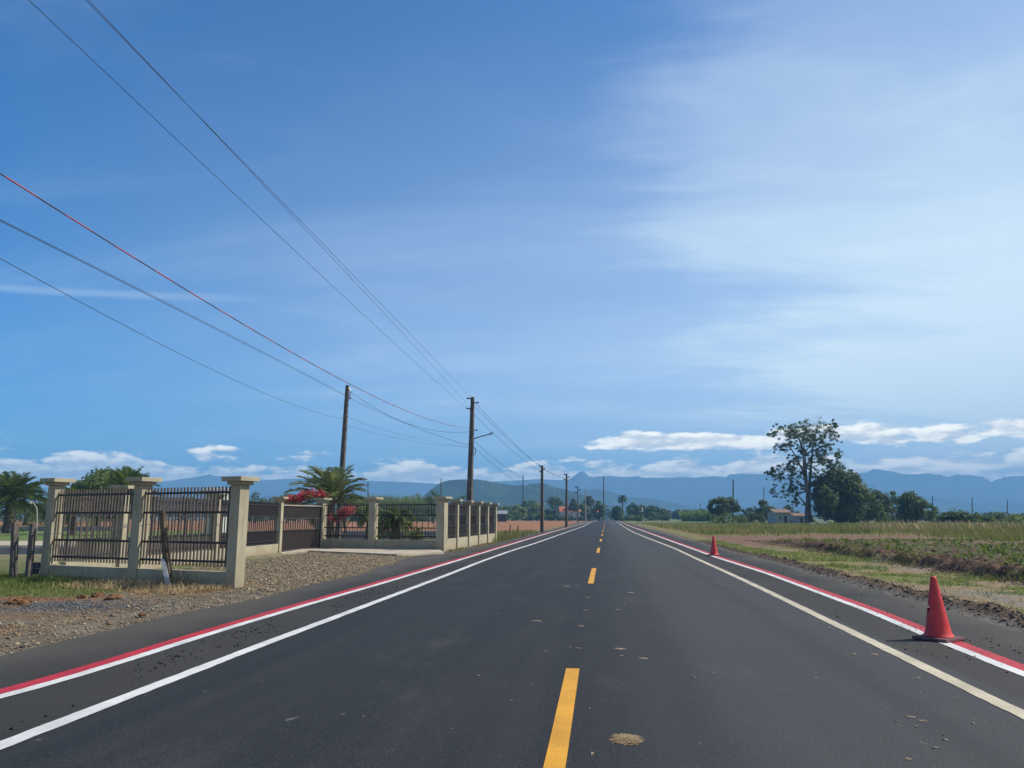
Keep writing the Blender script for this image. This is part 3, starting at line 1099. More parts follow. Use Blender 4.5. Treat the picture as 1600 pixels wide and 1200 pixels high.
wall_thing(G(430, 842.5), G(768, 843.5), 0.50, 'long low grey wall behind the railings of the plot, in shade')
wall_thing(G(-160, 866), G(128, 866), 0.26, 'low grey kerb wall running left behind the two weathered posts')
wall_thing(G(-160, 829), G(180, 829), 0.40, 'low grey wall across the far side of the green lawn')
m = MB()
pts = [G(-200, 852.5), G(118, 852.5), G(118, 845.5), G(-200, 845.5)]
m.prism([(p.x, p.y) for p in pts], -0.05, 0.012)
o = m.build('path', M_PAVE); o['kind'] = 'structure'
# concrete apron before the gate
pts = [G(440, 866), G(482, 863.3), G(620, 869.3), G(694, 865.5), G(688, 862.2), G(505, 859.5), G(470, 861)]
m = MB()
m.prism([(p.x, p.y) for p in pts], -0.05, 0.075)
o = m.build('pavement', M_PAVE, bevel=0.01); o['kind'] = 'structure'

# ------------------------------------------------------------------ old posts, wire, odds and ends
def square_post(px0, py0, px1, py1, w, label, mat_, d=None, name='fence_post', group=None, axis_turn=0.5):
    base = G(px0, py0)
    d = D(base)
    topp = WP(px1, d, py1)
    m = MB()
    ax = Vector((math.cos(axis_turn), math.sin(axis_turn), 0)); ay = Vector((-ax.y, ax.x, 0))
    m.frustum(base - UPV * 0.15, topp, (w, w), (w * 0.92, w * 0.92), ax, ay)
    o = m.build(name, mat_, None, bevel=0.006)
    return tag(o, label, 'post', group), base, topp


pa, ba, ta = square_post(21, 906, 24, 817.5, 0.115, 'square weathered fence post at the far left edge', M_OLDPOST, group='weathered posts of the wire fence', axis_turn=-0.35)
pb, bb, tb = square_post(44, 906.5, 52, 818.5, 0.105, 'square weathered fence post standing next to the dark blue bucket', M_OLDPOST, group='weathered posts of the wire fence', axis_turn=-0.35)
# leaning rough post
base = G(262, 917)
d = D(base)
pts = [base - UPV * 0.1, base + UPV * 0.25, WP(259.5, d, 862), WP(256, d, 825), WP(253.5, d, 798)]
m = MB()
m.tube(pts, [0.075, 0.07, 0.066, 0.066, 0.058], 7)
o = m.build('leaning_post', M_WOOD)
tag(o, 'rough split wooden post leaning in front of the railing, a pale plank at its foot', 'post')
lean_top = pts[3]
m = MB()
a, b = WP(263, d - 0.12, 912), WP(254.5, d - 0.05, 873)
axp = Vector((math.cos(0.3), math.sin(0.3), 0))
m.frustum(a - UPV * 0.05, b, (0.085, 0.025), (0.08, 0.025), axp, Vector((-axp.y, axp.x, 0)))
tag(m.build('plank', M_PLANK), 'short pale grey plank propped against the leaning wooden post', 'plank')


def wire(name, pts, r, m_, label, cat, group=None, n=6, sub=1):
    m = MB(); m.tube(pts, r, n)
    o = m.build(name, m_, None, smooth=True)
    return tag(o, label, cat, group)


def sagline(a, b, sag, n=14):
    return [a.lerp(b, k / n) - UPV * (4 * sag * (k / n) * (1 - k / n)) for k in range(n + 1)]


da = D(ba)
upA = WP(23, da, 836); lowA = WP(20, da, 893)
far_l = B(-60, da + 1.0)
wire('fence_wire', sagline(Vector((far_l.x, far_l.y, upA.z)), upA, 0.02, 6)[:-1] + sagline(upA, WP(255.5, d, 816), 0.05), 0.0055, M_FWIRE, 'upper strand of wire strung from the weathered posts to the leaning post', 'wire', 'strands of the wire fence')
wire('fence_wire', sagline(Vector((far_l.x, far_l.y, lowA.z)), lowA, 0.02, 6)[:-1] + sagline(lowA, WP(88, da, 882), 0.02), 0.0055, M_FWIRE, 'lower strand of wire running from the weathered posts to the first pillar', 'wire', 'strands of the wire fence')

bk = G(54, 897)
t = thing('bucket', bk, 'small dark blue bucket on the ground beside a weathered post', 'bucket')
m = MB()
m.lathe(bk, [(0.0, 0.0), (0.085, 0.0), (0.105, 0.24), (0.112, 0.245), (0.112, 0.26), (0.098, 0.26), (0.078, 0.02), (0, 0.02)], 20)
m.build('body', M_BLUEB, t, smooth=False)
m = MB()
m.tube([bk + Vector((0.108 * math.cos(a), 0.02, 0.25 - 0.10 * math.sin(a))) for a in np.linspace(0, PI, 9)], 0.004, 5)
m.build('handle', M_STEEL, t)

# curved garden lamp post on the lawn
bs = G(57, 846)
t = thing('garden_lamp', bs, 'thin pale curved lamp post on the lawn under the left palm', 'lamp')
dd = D(bs)
m = MB()
m.tube([bs, WP(57.5, dd, 820), WP(58, dd, 800), WP(57, dd, 793), WP(53, dd, 787), WP(48, dd, 784)], 0.032, 8)
m.build('post', M_FWIRE, t, smooth=True)
m = MB()
hp = WP(48, dd, 784)
m.lathe(hp - UPV * 0.10, [(0.0, 0.0), (0.10, 0.0), (0.07, 0.08), (0.03, 0.14), (0, 0.14)], 14)
m.build('lamp_head', M_FWIRE, t)

for i, (px, py, h, lab) in enumerate(((797, 838, 0.78, 'taller stake'), (809, 836.5, 0.70, 'right-hand stake'), (790, 840, 0.45, 'shortest stake'))):
    p = G(px, py)
    m = MB()
    m.tube([p - UPV * 0.1, p + UPV * h * 0.6, p + UPV * h + RT * 0.03], [0.05, 0.045, 0.04], 6)
    tag(m.build('wooden_stake', M_WOOD), 'dark wooden ' + lab + ' in the rough grass past the end of the roadside fence', 'stake', 'stakes at the edge of the ploughed land')

# ------------------------------------------------------------------ poles
POLES = {}


def pole(key, base, top, wb, wt, label, group='concrete utility poles', mat_=None, arms=(), extra=None):
    t = thing('utility_pole', base, label, 'pole', group)
    ax = Vector((math.cos(-0.25), math.sin(-0.25), 0)); ay = Vector((-ax.y, ax.x, 0))
    m = MB()
    m.frustum(base - UPV * 0.2, top, (wb, wb * 0.8), (wt, wt * 0.8), ax, ay)
    m.build('shaft', mat_ or M_CONCPOLE, t, bevel=min(0.02, wt * 0.1))
    POLES[key] = (t, base, top)
    return t


def crossarm(t, c, side, L, th):
    m = MB()
    m.box(c + RT * side * (L / 2), (L, th * 0.8, th), RT, FH)
    a = m.build('crossarm', M_RAILB, t)
    m = MB()
    m.lathe(c + RT * side * (L * 0.88) + UPV * th * 0.5, [(0.0, 0), (th * .35, 0.0), (th * .5, th * .4), (th * .3, th * .7), (th * .4, th), (0, th * 1.1)], 8)
    m.build('insulator', M_INSUL, a)


# first pole, behind the front fence
b1 = G(527.5, 845); d1 = D(b1)
t1 = WP(543, d1, 602)
t = pole('a', b1, t1, 0.31, 0.19, 'leaning concrete utility pole rising behind the palm and the gate')
for py, px in ((632, 541), (650, 540), (668, 538.7), (703, 536.5), (740, 534)):
    m = MB()
    m.box(WP(px, d1, py), (0.30, 0.24, 0.03), RT, FH)
    m.build('clamp_band', M_STEEL, t)
m = MB()
m.tube([WP(545, d1, 606), WP(548, d1, 611), WP(546.5, d1, 618), WP(547, d1, 622)], 0.03, 6)
m.lathe(WP(547, d1, 622) - UPV * 0.06, [(0, 0), (0.05, 0), (0.06, 0.05), (0.04, 0.12), (0, 0.12)], 8)
m.build('insulator', M_INSUL, t)

# second, main pole with arms and a street lamp
b2 = B(732, 50); d2 = 50.0
t2 = WP(738.5, d2, 620.5)
t = pole('b', b2, t2, 0.40, 0.22, 'tall concrete utility pole carrying three arms and a street lamp behind the roadside fence')
crossarm(t, WP(737.5, d2, 623.2) - FH * 0.12, -1, 0.34, 0.07)
crossarm(t, WP(740, d2, 629.8) - FH * 0.12, 1, 0.34, 0.07)
crossarm(t, WP(736.7, d2, 639) - FH * 0.12, -1, 0.33, 0.07)
lamp = MB()
lamp.tube([WP(740, d2, 685.5), WP(748, d2, 683), WP(757, d2, 680.5), WP(765, d2, 678.2)], 0.032, 8)
la = lamp.build('lamp_arm', M_RAILB, t, smooth=True)
m = MB()
c_ = WP(766.5, d2, 677.6)
dr = (WP(768, d2, 677) - WP(765, d2, 678.2)).normalized()
m.frustum(c_ - dr * 0.16, c_ + dr * 0.14, (0.07, 0.10), (0.16, 0.14), UPV, FH)
m.build('lamp_head', M_STEEL, la)
m = MB()
m.tube([WP(740, d2, 672), WP(744.5, d2, 673)], 0.03, 6)
m.lathe(WP(745, d2, 672) - UPV * 0.05, [(0, 0), (0.06, 0), (0.06, 0.1), (0, 0.12)], 8)
m.build('photo_cell', M_STEEL, t)
for py, px in ((671, 736.8), (691, 736.3), (697.5, 736.2), (703, 736)):
    m = MB()
    m.box(WP(px, d2, py), (0.34, 0.28, 0.03), RT, FH)
    m.build('clamp_band', M_STEEL, t)
m = MB()
loop = [WP(740 + 3.2 * math.sin(a), d2, 705 + 6 * math.cos(a)) for a in np.linspace(0, 2 * PI, 14)]
m.tube(loop, 0.025, 6)
m.build('cable_coil', M_WIRE, t, smooth=True)

road_poles = [
    ('c', 847, 831.2, 847, 727.5, 0.30, 0.20, 'bare concrete pole with three short arms standing at the edge of the orange field'),
    ('d', 885, 823.8, 885.3, 740.3, 0.34, 0.20, 'dark pole with short arms farther along the left verge, weeds at its foot'),
    ('e', 902.8, 816.2, 902.8, 760, 0.34, 0.22, 'slim dark pole between the red roofs on the left of the road'),
    ('f', 914.9, 814.6, 914.7, 763, 0.38, 0.24, 'pale sunlit pole just right of the red roofs'),
]
for key, px, py, tx, ty, wb, wt, lab in road_poles:
    bp = G(px, py)
    tp = WP(tx, D(bp), ty)
    wm = MATS['pole_concrete'] if key != 'f' else simple('pale_pole', (0.34, 0.30, 0.26), None, 3, 0.85)
    t = pole(key, bp, tp, wb, wt, lab, mat_=wm)
    if key in 'cde':
        s_ = D(bp) / 1200
        th = max(0.08, s_ * 1.4)
        for dy, sd, dx in ((1.4, -1, -0.6), (5.5, 1, 0.7), (9.5, -1, -0.8)):
            crossarm(t, WP(tx + dx, D(bp), ty + dy) - FH * 0.1, sd, s_ * 3.6, th)
far_poles = [
    ('g', 923.8, 300, 774, 0.42, 0.26, 'short far pole next to the second red roof'),
    ('h', 928.3, 330, 780, 0.42, 0.26, 'faint far pole among the dark trees left of the road end'),
    ('i', 943.2, 372, 744, 0.66, 0.42, 'tallest far mast, standing where the road vanishes'),
    ('j', 575, 180, 752.5, 0.26, 0.16, 'thin pole far behind the palm, right of its crown'),
    ('k', 689, 180, 748, 0.26, 0.16, 'thin pole far off in front of the left flank of the green hill'),
    ('l', 817.2, 335, 742.8, 0.50, 0.32, 'thin dark pole rising from the trees beyond the orange field'),
    ('m', 1145.5, 172, 749.5, 0.34, 0.24, 'dark pole rising behind the spreading tree on the right'),
    ('n', 1193.5, 212, 761.5, 0.30, 0.20, 'dark pole above the round dark tree left of the small houses'),
    ('o', 1094, 430, 785.5, 0.50, 0.32, 'small distant pole beside the pale cane patch on the right'),
    ('p', 1457, 300, 774.5, 0.44, 0.30, 'left one of three distant poles at the right, beside the last tall tree'),
    ('q', 1519, 310, 777.5, 0.44, 0.30, 'middle one of three distant poles at the right, above the low green thicket'),
    ('r', 1574, 350, 781.5, 0.46, 0.30, 'right one of three distant poles at the right, near the picture edge'),
]
for key, px, dd, ty, wb, wt, lab in far_poles:
    bp = B(px, dd)
    pole(key, bp, WP(px, dd, ty), wb, wt, lab, mat_=M_DARKW if key in 'lmjk' else None)

# ------------------------------------------------------------------ overhead wires
PREV = B(0, 1) * 0 + CAM + RT * (-7.2) + FH * 0.0


def on_plane(A, Bp, samples):
    """points of a wire hung in the upright plane through A and Bp, read where it crosses the view"""
    n = Vector((Bp.y - A.y, A.x - Bp.x, 0)).normalized()
    out = []
    for px, py in samples:
        r = ray(px, py)
        tt = (A - CAM).dot(n) / r.dot(n)
        out.append(CAM + r * tt)
    return out


def smooth_wire(pts, n=40, ext=None):
    """quadratic sag through the read points"""
    a, b = pts[0], pts[-1]
    h = (b - a); h.z = 0
    L = h.length
    h.normalize()
    s = np.array([(p - a).dot(h) for p in pts]); z = np.array([p.z for p in pts])
    deg = 2 if len(pts) > 2 else 1
    w = np.ones(len(pts)); w[0] = w[-1] = 5
    co = np.polyfit(s, z, deg, w=w)
    s0, s1 = s[0], s[-1]
    if ext is not None:
        s1 = s1 + ext
    ss = np.linspace(s0, s1, n)
    return [Vector((a.x + h.x * k, a.y + h.y * k, float(np.polyval(co, k)))) for k in ss]


prev_hv = CAM + RT * (-7.4) + FH * (-4)
prev_hv.z = 0
WG = 'overhead wires along the left of the road'


def hv(samples, lab, A, r=0.0052):
    P = on_plane(A, prev_hv, samples)
    wire('power_cable', smooth_wire(P, 44, ext=16), r, M_WIRE, lab, 'cable', WG)


A = WP(734, d2, 622); hv([(729, 629.5), (700, 602), (560, 449), (430, 299), (300, 157), (200, 61), (137, 0)], 'upper right one of the close pair of thin wires crossing the top of the sky', A)
A = WP(744, d2, 628); hv([(738.5, 624), (700, 589), (560, 440), (430, 294), (300, 152), (200, 56), (132, 0)], 'upper left one of the close pair of thin wires crossing the top of the sky', A)
A = WP(732, d2, 638); hv([(729, 638), (680, 596.5), (560, 485), (430, 362), (300, 232), (180, 117), (40, -4)], 'lowest of the three thin wires running to the arms of the main pole', A)
A = b2.copy()
P = on_plane(A, prev_hv, [(735, 669), (690, 661.5), (640, 645), (590, 622), (543, 598), (450, 545), (350, 486), (250, 428), (150, 365), (50, 300), (0, 271)])
wire('striped_cable', smooth_wire(P, 60, ext=14), 0.011, M_STRIPE, 'red and white twisted cable sweeping down across the left sky to the main pole', 'cable')
prev_a = CAM + RT * (-7.6) + FH * (-3)
prev_a.z = 0
A = b1.copy()
for k, (off, lab) in enumerate(((0, 'upper strand of the close pair of cables reaching the leaning pole'), (2.2, 'lower strand of the close pair of cables reaching the leaning pole'))):
    P = on_plane(A, prev_a, [(541, 618 + off * .6), (500, 600 + off), (430, 562 + off), (350, 515 + off), (250, 461.5 + off), (150, 414 + off), (60, 371 + off), (0, 343.5 + off)])
    wire('power_cable', smooth_wire(P, 44, ext=14), 0.0062, M_WIRE, lab, 'cable', WG)
P = on_plane(A, prev_a, [(539, 655), (480, 640), (400, 610), (300, 562), (200, 507), (100, 455), (0, 404)])
wire('power_cable', smooth_wire(P, 44, ext=14), 0.006, M_WIRE, 'lowest faint cable at the left, passing behind the leaning pole', 'cable', WG)
# between the leaning pole and the main pole
for (samples, lab) in (
        ([(547, 612), (580, 634), (620, 655), (660, 669), (690, 674), (733, 674.5)], 'upper slack cable between the leaning pole and the main pole'),
        ([(547, 622.5), (590, 643), (640, 664), (690, 683), (733, 696)], 'straighter second cable between the leaning pole and the main pole'),
        ([(542, 652), (580, 663), (640, 683), (690, 694), (733, 698)], 'faint low cable between the leaning pole and the main pole'),
        ([(540, 664), (580, 676), (630, 687), (680, 694), (733, 699)], 'lowest faint cable between the leaning pole and the main pole')):
    P = on_plane(b1, b2, samples)
    wire('power_cable', smooth_wire(P, 26), 0.010 if 'faint' not in lab else 0.0055, M_WIRE, lab, 'cable', 'cables between the two near poles')
# onward from the main pole
b3, t3 = POLES['c'][1], POLES['c'][2]
d3 = D(b3)
for (p0, p1, sag, lab) in (((744, 630), (850, 733.5), 0.25, 'outer thin wire from the main pole to the pole by the orange field'),
                           ((741, 634), (845, 728.5), 0.25, 'middle thin wire from the main pole to the pole by the orange field'),
                           ((734, 640), (845, 737), 0.30, 'inner thin wire from the main pole to the pole by the orange field'),
                           ((742, 690), (846.5, 764), 0.30, 'upper service cable from the main pole towards the orange field'),
                           ((741, 699), (846.5, 775), 0.35, 'lower service cable from the main pole towards the orange field')):
    wire('power_cable', sagline(WP(p0[0], d2, p0[1]), WP(p1[0], d3, p1[1]), sag, 20), 0.010, M_WIRE, lab, 'cable', 'cables past the main pole')
b4 = POLES['d'][1]; d4 = D(b4)
for (p0, p1, lab) in (((850, 733.5), (888, 745.5), 'far right wire between the two poles at the orange field'),
                      ((844.5, 729), (882.5, 741.8), 'far left wire between the two poles at the orange field')):
    wire('power_cable', sagline(WP(p0[0], d3, p0[1]), WP(p1[0], d4, p1[1]), 0.3, 12), 0.012, M_WIRE, lab, 'cable', 'cables past the main pole')

# ------------------------------------------------------------------ traffic cones
def traffic_cone(px, py, label, notch, turn):
    p = G(px, py); p.z = 0.006
    t = thing('traffic_cone', p, label, 'traffic cone', 'red cones on the cycle lane line')
    H = 0.655
    m = MB()
    n = 48
    va = math.atan2(-FH.y, -FH.x)
    vd = (p - CAM); left = math.atan2(vd.x, -vd.y)          # the side away to the left, as approached
    prof = [(0.152, 0.035), (0.140, 0.055), (0.128, 0.075), (0.116, 0.14), (0.110, 0.17)]
    zs = np.linspace(0.20, H - 0.05, 22)
    prof += [(0.106 - (0.106 - 0.036) * ((z - 0.20) / (H - 0.25)), z) for z in zs]
    prof += [(0.035, H - 0.03), (0.031, H - 0.008), (0.022, H), (0.013, H + 0.002)]

    def skip(i, k):
        if not notch:
            return False
        a = 2 * PI * (k + 0.5) / n
        dlt = (a - left + PI) % (2 * PI) - PI
        z = prof[i][1]
        return abs(z - 0.325 + 0.02 * dlt) < 0.026 + 0.006 * math.sin(7 * dlt) and abs(dlt) < 0.80
    m.lathe(p, prof, n, skip)
    m.lathe(p, [(r - 0.004, z) for r, z in reversed(prof)], n, lambda i, k: skip(len(prof) - 2 - i, k))
    body = m.build('body', M_CONE, t, smooth=True)
    ax = Vector((math.cos(turn), math.sin(turn), 0)); ay = Vector((-ax.y, ax.x, 0))
    b = MB()
    b.frustum(p, p + UPV * 0.030, (0.38, 0.38), (0.37, 0.37), ax, ay)
    b.build('base_plate', M_CONEB, t, bevel=0.006)
    return t


traffic_cone(1467, 999.5, 'large scuffed red cone with a torn notch, the nearer of the two', True, YAW + 0.55)
traffic_cone(1116, 868.2, 'small far red cone on the right-hand cycle line', False, YAW + 0.4)

# ------------------------------------------------------------------ things lying on the road
def blades(P, length, width, lean, rg, tint, bend=0.5, lj=(0.3, 1.3)):
    """thin bent blades: P (n,3) roots"""
    n = len(P)
    a = rg.uniform(0, 2 * PI, n)
    d = np.stack([np.cos(a), np.sin(a), np.zeros(n)], 1)
    w = np.stack([-np.sin(a), np.cos(a), np.zeros(n)], 1)
    a2 = a + rg.uniform(-1.2, 1.2, n)
    w = np.stack([-np.sin(a2), np.cos(a2), np.zeros(n)], 1)
    L = (np.asarray(length) * rg.uniform(0.6, 1.25, n))[:, None]
    le = np.asarray(lean) * rg.uniform(lj[0], lj[1], n)
    hor, ver = np.sin(le)[:, None], np.cos(le)[:, None]
    le2 = np.minimum(le * (1 + bend * 1.3), 1.75)
    hor2, ver2 = np.sin(le2)[:, None], np.cos(le2)[:, None]
    z = np.array([0, 0, 1.0])
    wd = (np.asarray(width) * rg.uniform(0.7, 1.3, n))[:, None]
    b0 = P - w * wd * 0.5; b1_ = P + w * wd * 0.5
    mid = P + (d * hor + z * ver) * L * 0.55
    m0 = mid - w * wd * 0.4; m1 = mid + w * wd * 0.4
    tip = mid + (d * hor2 + z * ver2) * L * 0.45
    t0 = tip - w * wd * 0.08; t1_ = tip + w * wd * 0.08
    V = np.stack([b0, b1_, m0, m1, t0, t1_], 1).reshape(-1, 3)
    i = np.arange(n)[:, None] * 6
    F = np.concatenate([i + np.array([[0, 1, 3, 2]]), i + np.array([[2, 3, 5, 4]])], 0)
    T = np.repeat(np.asarray(tint).reshape(n, 1), 6, 0) * np.ones((1, 3))
    return V, F, T


cl_p = G(979, 1156)
r_ = np.random.default_rng(3)
n = 900
q = r_.normal(0, 1, (n, 2)) * np.array([0.042, 0.040])
q = q[np.hypot(q[:, 0], q[:, 1]) < 0.095]; n = len(q)
P = np.stack([cl_p.x + q[:, 0], cl_p.y + q[:, 1] * 1.2, 0.003 + 0.012 * np.exp(-(q ** 2).sum(1) / 0.004) * r_.uniform(0, 1, n)], 1)
V, F, T = blades(P, np.full(n, 0.034), np.full(n, 0.006), np.full(n, 1.56), r_, r_.uniform(0.2, 1.0, n), 0.0, (0.93, 1.02))
V[:, 2] = np.maximum(V[:, 2], 0.003)
o = link('straw_clump', mesh_np('straw_clump', V, F, T), M_STRAW)
tag(o, 'flattened clump of dry straw lying on the asphalt right of the nearest yellow dash', 'straw')


def flakes(spec, name, mat_, lab):
    """flat irregular flakes lying on the asphalt: (x, y, rx, ry)"""
    r_ = np.random.default_rng(11)
    Vs, Fs = [], []
    o_ = 0
    for (x, y, rx, ry) in spec:
        k = 9
        a = np.linspace(0, 2 * PI, k, endpoint=False)
        rr = r_.uniform(0.55, 1.15, k)
        ring = np.stack([x + rx * rr * np.cos(a), y + ry * rr * np.sin(a), np.full(k, 0.0015)], 1)
        top = np.stack([x + rx * .7 * rr * np.cos(a), y + ry * .7 * rr * np.sin(a), np.full(k, 0.005) + r_.uniform(0, 0.004, k)], 1)
        cpt = np.array([[x, y, 0.008]])
        Vs.append(np.concatenate([ring, top, cpt]))
        f = []
        for j in range(k):
            f.append((o_ + j, o_ + (j + 1) % k, o_ + k + (j + 1) % k, o_ + k + j))
            f.append((o_ + k + j, o_ + k + (j + 1) % k, o_ + 2 * k, o_ + 2 * k))
        Fs += f
        o_ += 2 * k + 1
    V = np.concatenate(Vs)
    me = bpy.data.meshes.new(name)
    me.from_pydata(V.tolist(), [], [tuple(dict.fromkeys(t)) for t in Fs])
    ob = link(name, me, mat_)
    ob['kind'] = 'stuff'
    return ob


spec = []
for px, py, wpx in ((839, 970.5, 22), (985, 926, 14), (1003, 1029, 20), (966, 1014, 26), (971, 1025, 10), (909, 978.5, 12), (903, 1013, 11), (915, 953.5, 9), (919, 934, 9), (886, 916.5, 12), (798, 1095, 7), (747, 1056, 6), (971, 1070.5, 7), (1082, 1058.5, 10),
                    (1331, 1022, 14), (1367, 1023, 16), (1276, 1060, 9), (1434, 1059.5, 12), (1258, 987, 5), (1422, 1121, 18), (1439, 1127, 21), (1402, 1127.5, 9), (1432, 1136, 8), (1478, 1157, 12), (1462, 1169.5, 17), (1418, 1187, 14), (1474, 1149, 4), (971, 1163, 6), (965, 953, 10), (975, 943, 7), (1139, 866, 5), (1491, 975, 4)):
    g_ = G(px, py)
    s_ = D(g_) / 1200
    spec.append((g_.x, g_.y, wpx * s_ * 0.46, max(0.010, wpx * s_ * 0.22)))
r_ = np.random.default_rng(5)
for k in range(70):
    y = 3 + 37 * r_.random()
    spec.append((r_.uniform(-3, 3), y, r_.uniform(0.004, 0.02), r_.uniform(0.008, 0.03)))
flakes(spec, 'mud_flakes', M_LITTER, '')


def rocks(P, size, seed, name, m_, tint=None, kind='stuff'):
    """many small broken stones, one mesh"""
    r_ = np.random.default_rng(seed)
    n = len(P)
    base = np.array([(1, 0, 0), (-1, 0, 0), (0, 1, 0), (0, -1, 0), (0, 0, 1), (0, 0, -0.6)], float)
    a = r_.uniform(0, 2 * PI, n)
    ca, sa = np.cos(a), np.sin(a)
    J = base[None] * r_.uniform(0.55, 1.35, (n, 6, 1)) + r_.normal(0, 0.22, (n, 6, 3))
    J[:, :, 2] *= 0.7
    X = J[:, :, 0] * ca[:, None] - J[:, :, 1] * sa[:, None]
    Y = J[:, :, 0] * sa[:, None] + J[:, :, 1] * ca[:, None]
    J = np.stack([X, Y, J[:, :, 2]], 2) * np.asarray(size).reshape(n, 1, 1)
    V = (P[:, None, :] + J).reshape(-1, 3)
    fb_ = np.array([(0, 2, 4), (2, 1, 4), (1, 3, 4), (3, 0, 4), (2, 0, 5), (1, 2, 5), (3, 1, 5), (0, 3, 5)])
    F = (np.arange(n)[:, None, None] * 6 + fb_[None]).reshape(-1, 3)
    col = None
    if tint is not None:
        col = np.repeat(tint, 6, 0)
    o = link(name, mesh_np(name, V, F, col), m_)
    if kind:
        o['kind'] = kind
    return o


# bitumen crumbs between the lines
r_ = np.random.default_rng(21)
n = 2600
y = 4 + 40 * r_.random(n) ** 1.6
side_ = r_.random(n) < 0.5
u = r_.beta(1.6, 1.6, n)
xl = np.where(side_, np.interp(y, YS, xLB) + 0.15 + u * (np.interp(y, YS, xLW - xLB) - 0.3), np.interp(y, YS, xRW) + 0.12 + u * (np.interp(y, YS, edge_r - xRW) - 0.2))
ok = vnoise(xl * 1.5, y * 0.7, 8) + 0.25 * r_.random(n) > 0.55
P = np.stack([xl, y, np.full(n, 0.004)], 1)[ok]
rocks(P, r_.uniform(0.004, 0.015, len(P)), 4, 'bitumen_crumbs', M_CRUMB)

# loose stone on the forecourt and verge
def zl(x, y):
    return left_z(np.asarray(x), np.asarray(y))


r_ = np.random.default_rng(22)
n = 85000
y = r_.uniform(6, 30, n)
x = np.interp(y, YS, edge_l) - r_.uniform(-0.15, 9.0, n) * (0.35 + 0.65 * r_.random(n))
keep = (y > 13.5) | (r_.random(n) < 0.30 * sstep(np.interp(y, YS, edge_l) - x, 2.2, 0.2) + 0.05)
fr = (PX3 - PX1)
nrm = Vector((-fr.y, fr.x, 0)).normalized()
keep &= ~((y > 13) & (x < PX3.x - 4 + (y - 14) * 0.0))
x, y = x[keep], y[keep]
dc = np.hypot(x, y)
P = np.stack([x, y, zl(x, y) + 0.004], 1)
base_c = np.array([(0.23, 0.18, 0.115), (0.18, 0.145, 0.095), (0.14, 0.125, 0.098), (0.30, 0.24, 0.155), (0.19, 0.13, 0.075)])
tt = base_c[r_.integers(0, 5, len(P))] * r_.uniform(0.75, 1.15, (len(P), 1))
sz = r_.gamma(2.2, 0.0042, len(P)) + 0.006
sz = np.where(y > 13.5, sz * 1.12, sz)
rocks(P, sz, 6, 'gravel', M_STONE, tt)
# bluish chippings heap
n = 900
P2 = np.stack([-7.6 + r_.normal(0, 0.75, n), 10.9 + r_.normal(0, 0.4, n)], 1)
P = np.stack([P2[:, 0], P2[:, 1], zl(P2[:, 0], P2[:, 1]) + 0.01], 1)
rocks(P, r_.uniform(0.008, 0.022, n), 7, 'chippings', M_STONE, np.array([[0.105, 0.107, 0.107]]) * r_.uniform(0.7, 1.3, (n, 1)))
# clay clods, nearer ones as countable lumps
def lump(p, r, seed, name, mat_, label, cat, group, squash=0.65):
    r__ = random.Random(seed)
    bm = bmesh.new()
    bmesh.ops.create_icosphere(bm, subdivisions=3, radius=1)
    for v in bm.verts:
        q = v.co
        k = 1 + 0.55 * (vnoise(q.x * 1.7 + seed, q.y * 1.7 + q.z * 2.1, seed) - 0.5) + 0.35 * (vnoise(q.x * 5 + seed, q.y * 5 + q.z * 4.3, seed + 1) - 0.5)
        v.co = Vector((q.x * k * r, q.y * k * r, max(q.z * k * r * squash, -0.3 * r)))
    me = bpy.data.meshes.new(name); bm.to_mesh(me); bm.free()
    o = link(name, me, mat_)
    o.location = p
    return tag(o, label, cat, group)


for i, (px, py, r, lab) in enumerate(((128, 935, 0.085, 'small orange clay lump at the left end of the row before the wing fence'), (152, 934, 0.10, 'broad orange clay lump in the middle of the row before the wing fence'), (178, 937, 0.11, 'largest orange clay lump at the right end of the row before the wing fence'),
                                      (30, 945, 0.17, 'orange clay mound at the left picture edge below the green grass'), (221, 963, 0.05, 'small dark clod alone on the grey gravel by the asphalt'))):
    p = G(px, py)
    lump(p + UPV * 0.02, r, 50 + i, 'clay_clod', M_CLOD, lab, 'clod', 'clay lumps on the left verge')

# ------------------------------------------------------------------ grass and crops
r_ = np.random.default_rng(31)


def grass_obj(name, x, y, z, L, W, lean, tint, m_=M_GRASS, seed=1, bend=0.5, lj=(0.3, 1.3)):
    P = np.stack([x, y, z], 1)
    V, F, T = blades(P, L, W, lean, np.random.default_rng(seed), tint, bend, lj)
    o = link(name, mesh_np(name, V, F, T), m_)
    o['kind'] = 'stuff'
    return o


# left: green patch and dry litter before the wing fence
wax, way = frame(PX1, PX3)
n = 16000
sx = r_.uniform(-3.2, (PX3 - PX1).length + 0.2, n)
sd = -0.12 - r_.gamma(1.6, 0.62, n)
pos = np.array(PX1[:2])[None] + sx[:, None] * np.array(wax[:2])[None] + sd[:, None] * np.array(way[:2])[None]
gm = vnoise(sx * 1.2, sd * 1.2, 5)
green = (sx < 1.9 + 0.9 * gm) & (sd > -2.6)
x, y = pos[:, 0], pos[:, 1]
z = zl(x, y)
g_ = green
grass_obj('verge_grass', x[g_], y[g_], z[g_], np.full(g_.sum(), 0.115), np.full(g_.sum(), 0.010), np.full(g_.sum(), 0.7), np.clip(r_.normal(0.35, 0.22, g_.sum()), 0, 1), M_TURF, seed=2)
n = 9000
x2 = r_.uniform(-14.5, -7.2, n); y2 = r_.uniform(10.5, 15.5, n)
k_ = (y2 - 0.18 * x2 > 13.5 + 0.8 * (vnoise(x2, y2, 4) - 0.5)) & (-x2 > 8.2) & ((np.stack([x2, y2], 1) - np.array(PX1[:2])) @ np.array(way[:2]) < -0.1)
x2, y2 = x2[k_], y2[k_]
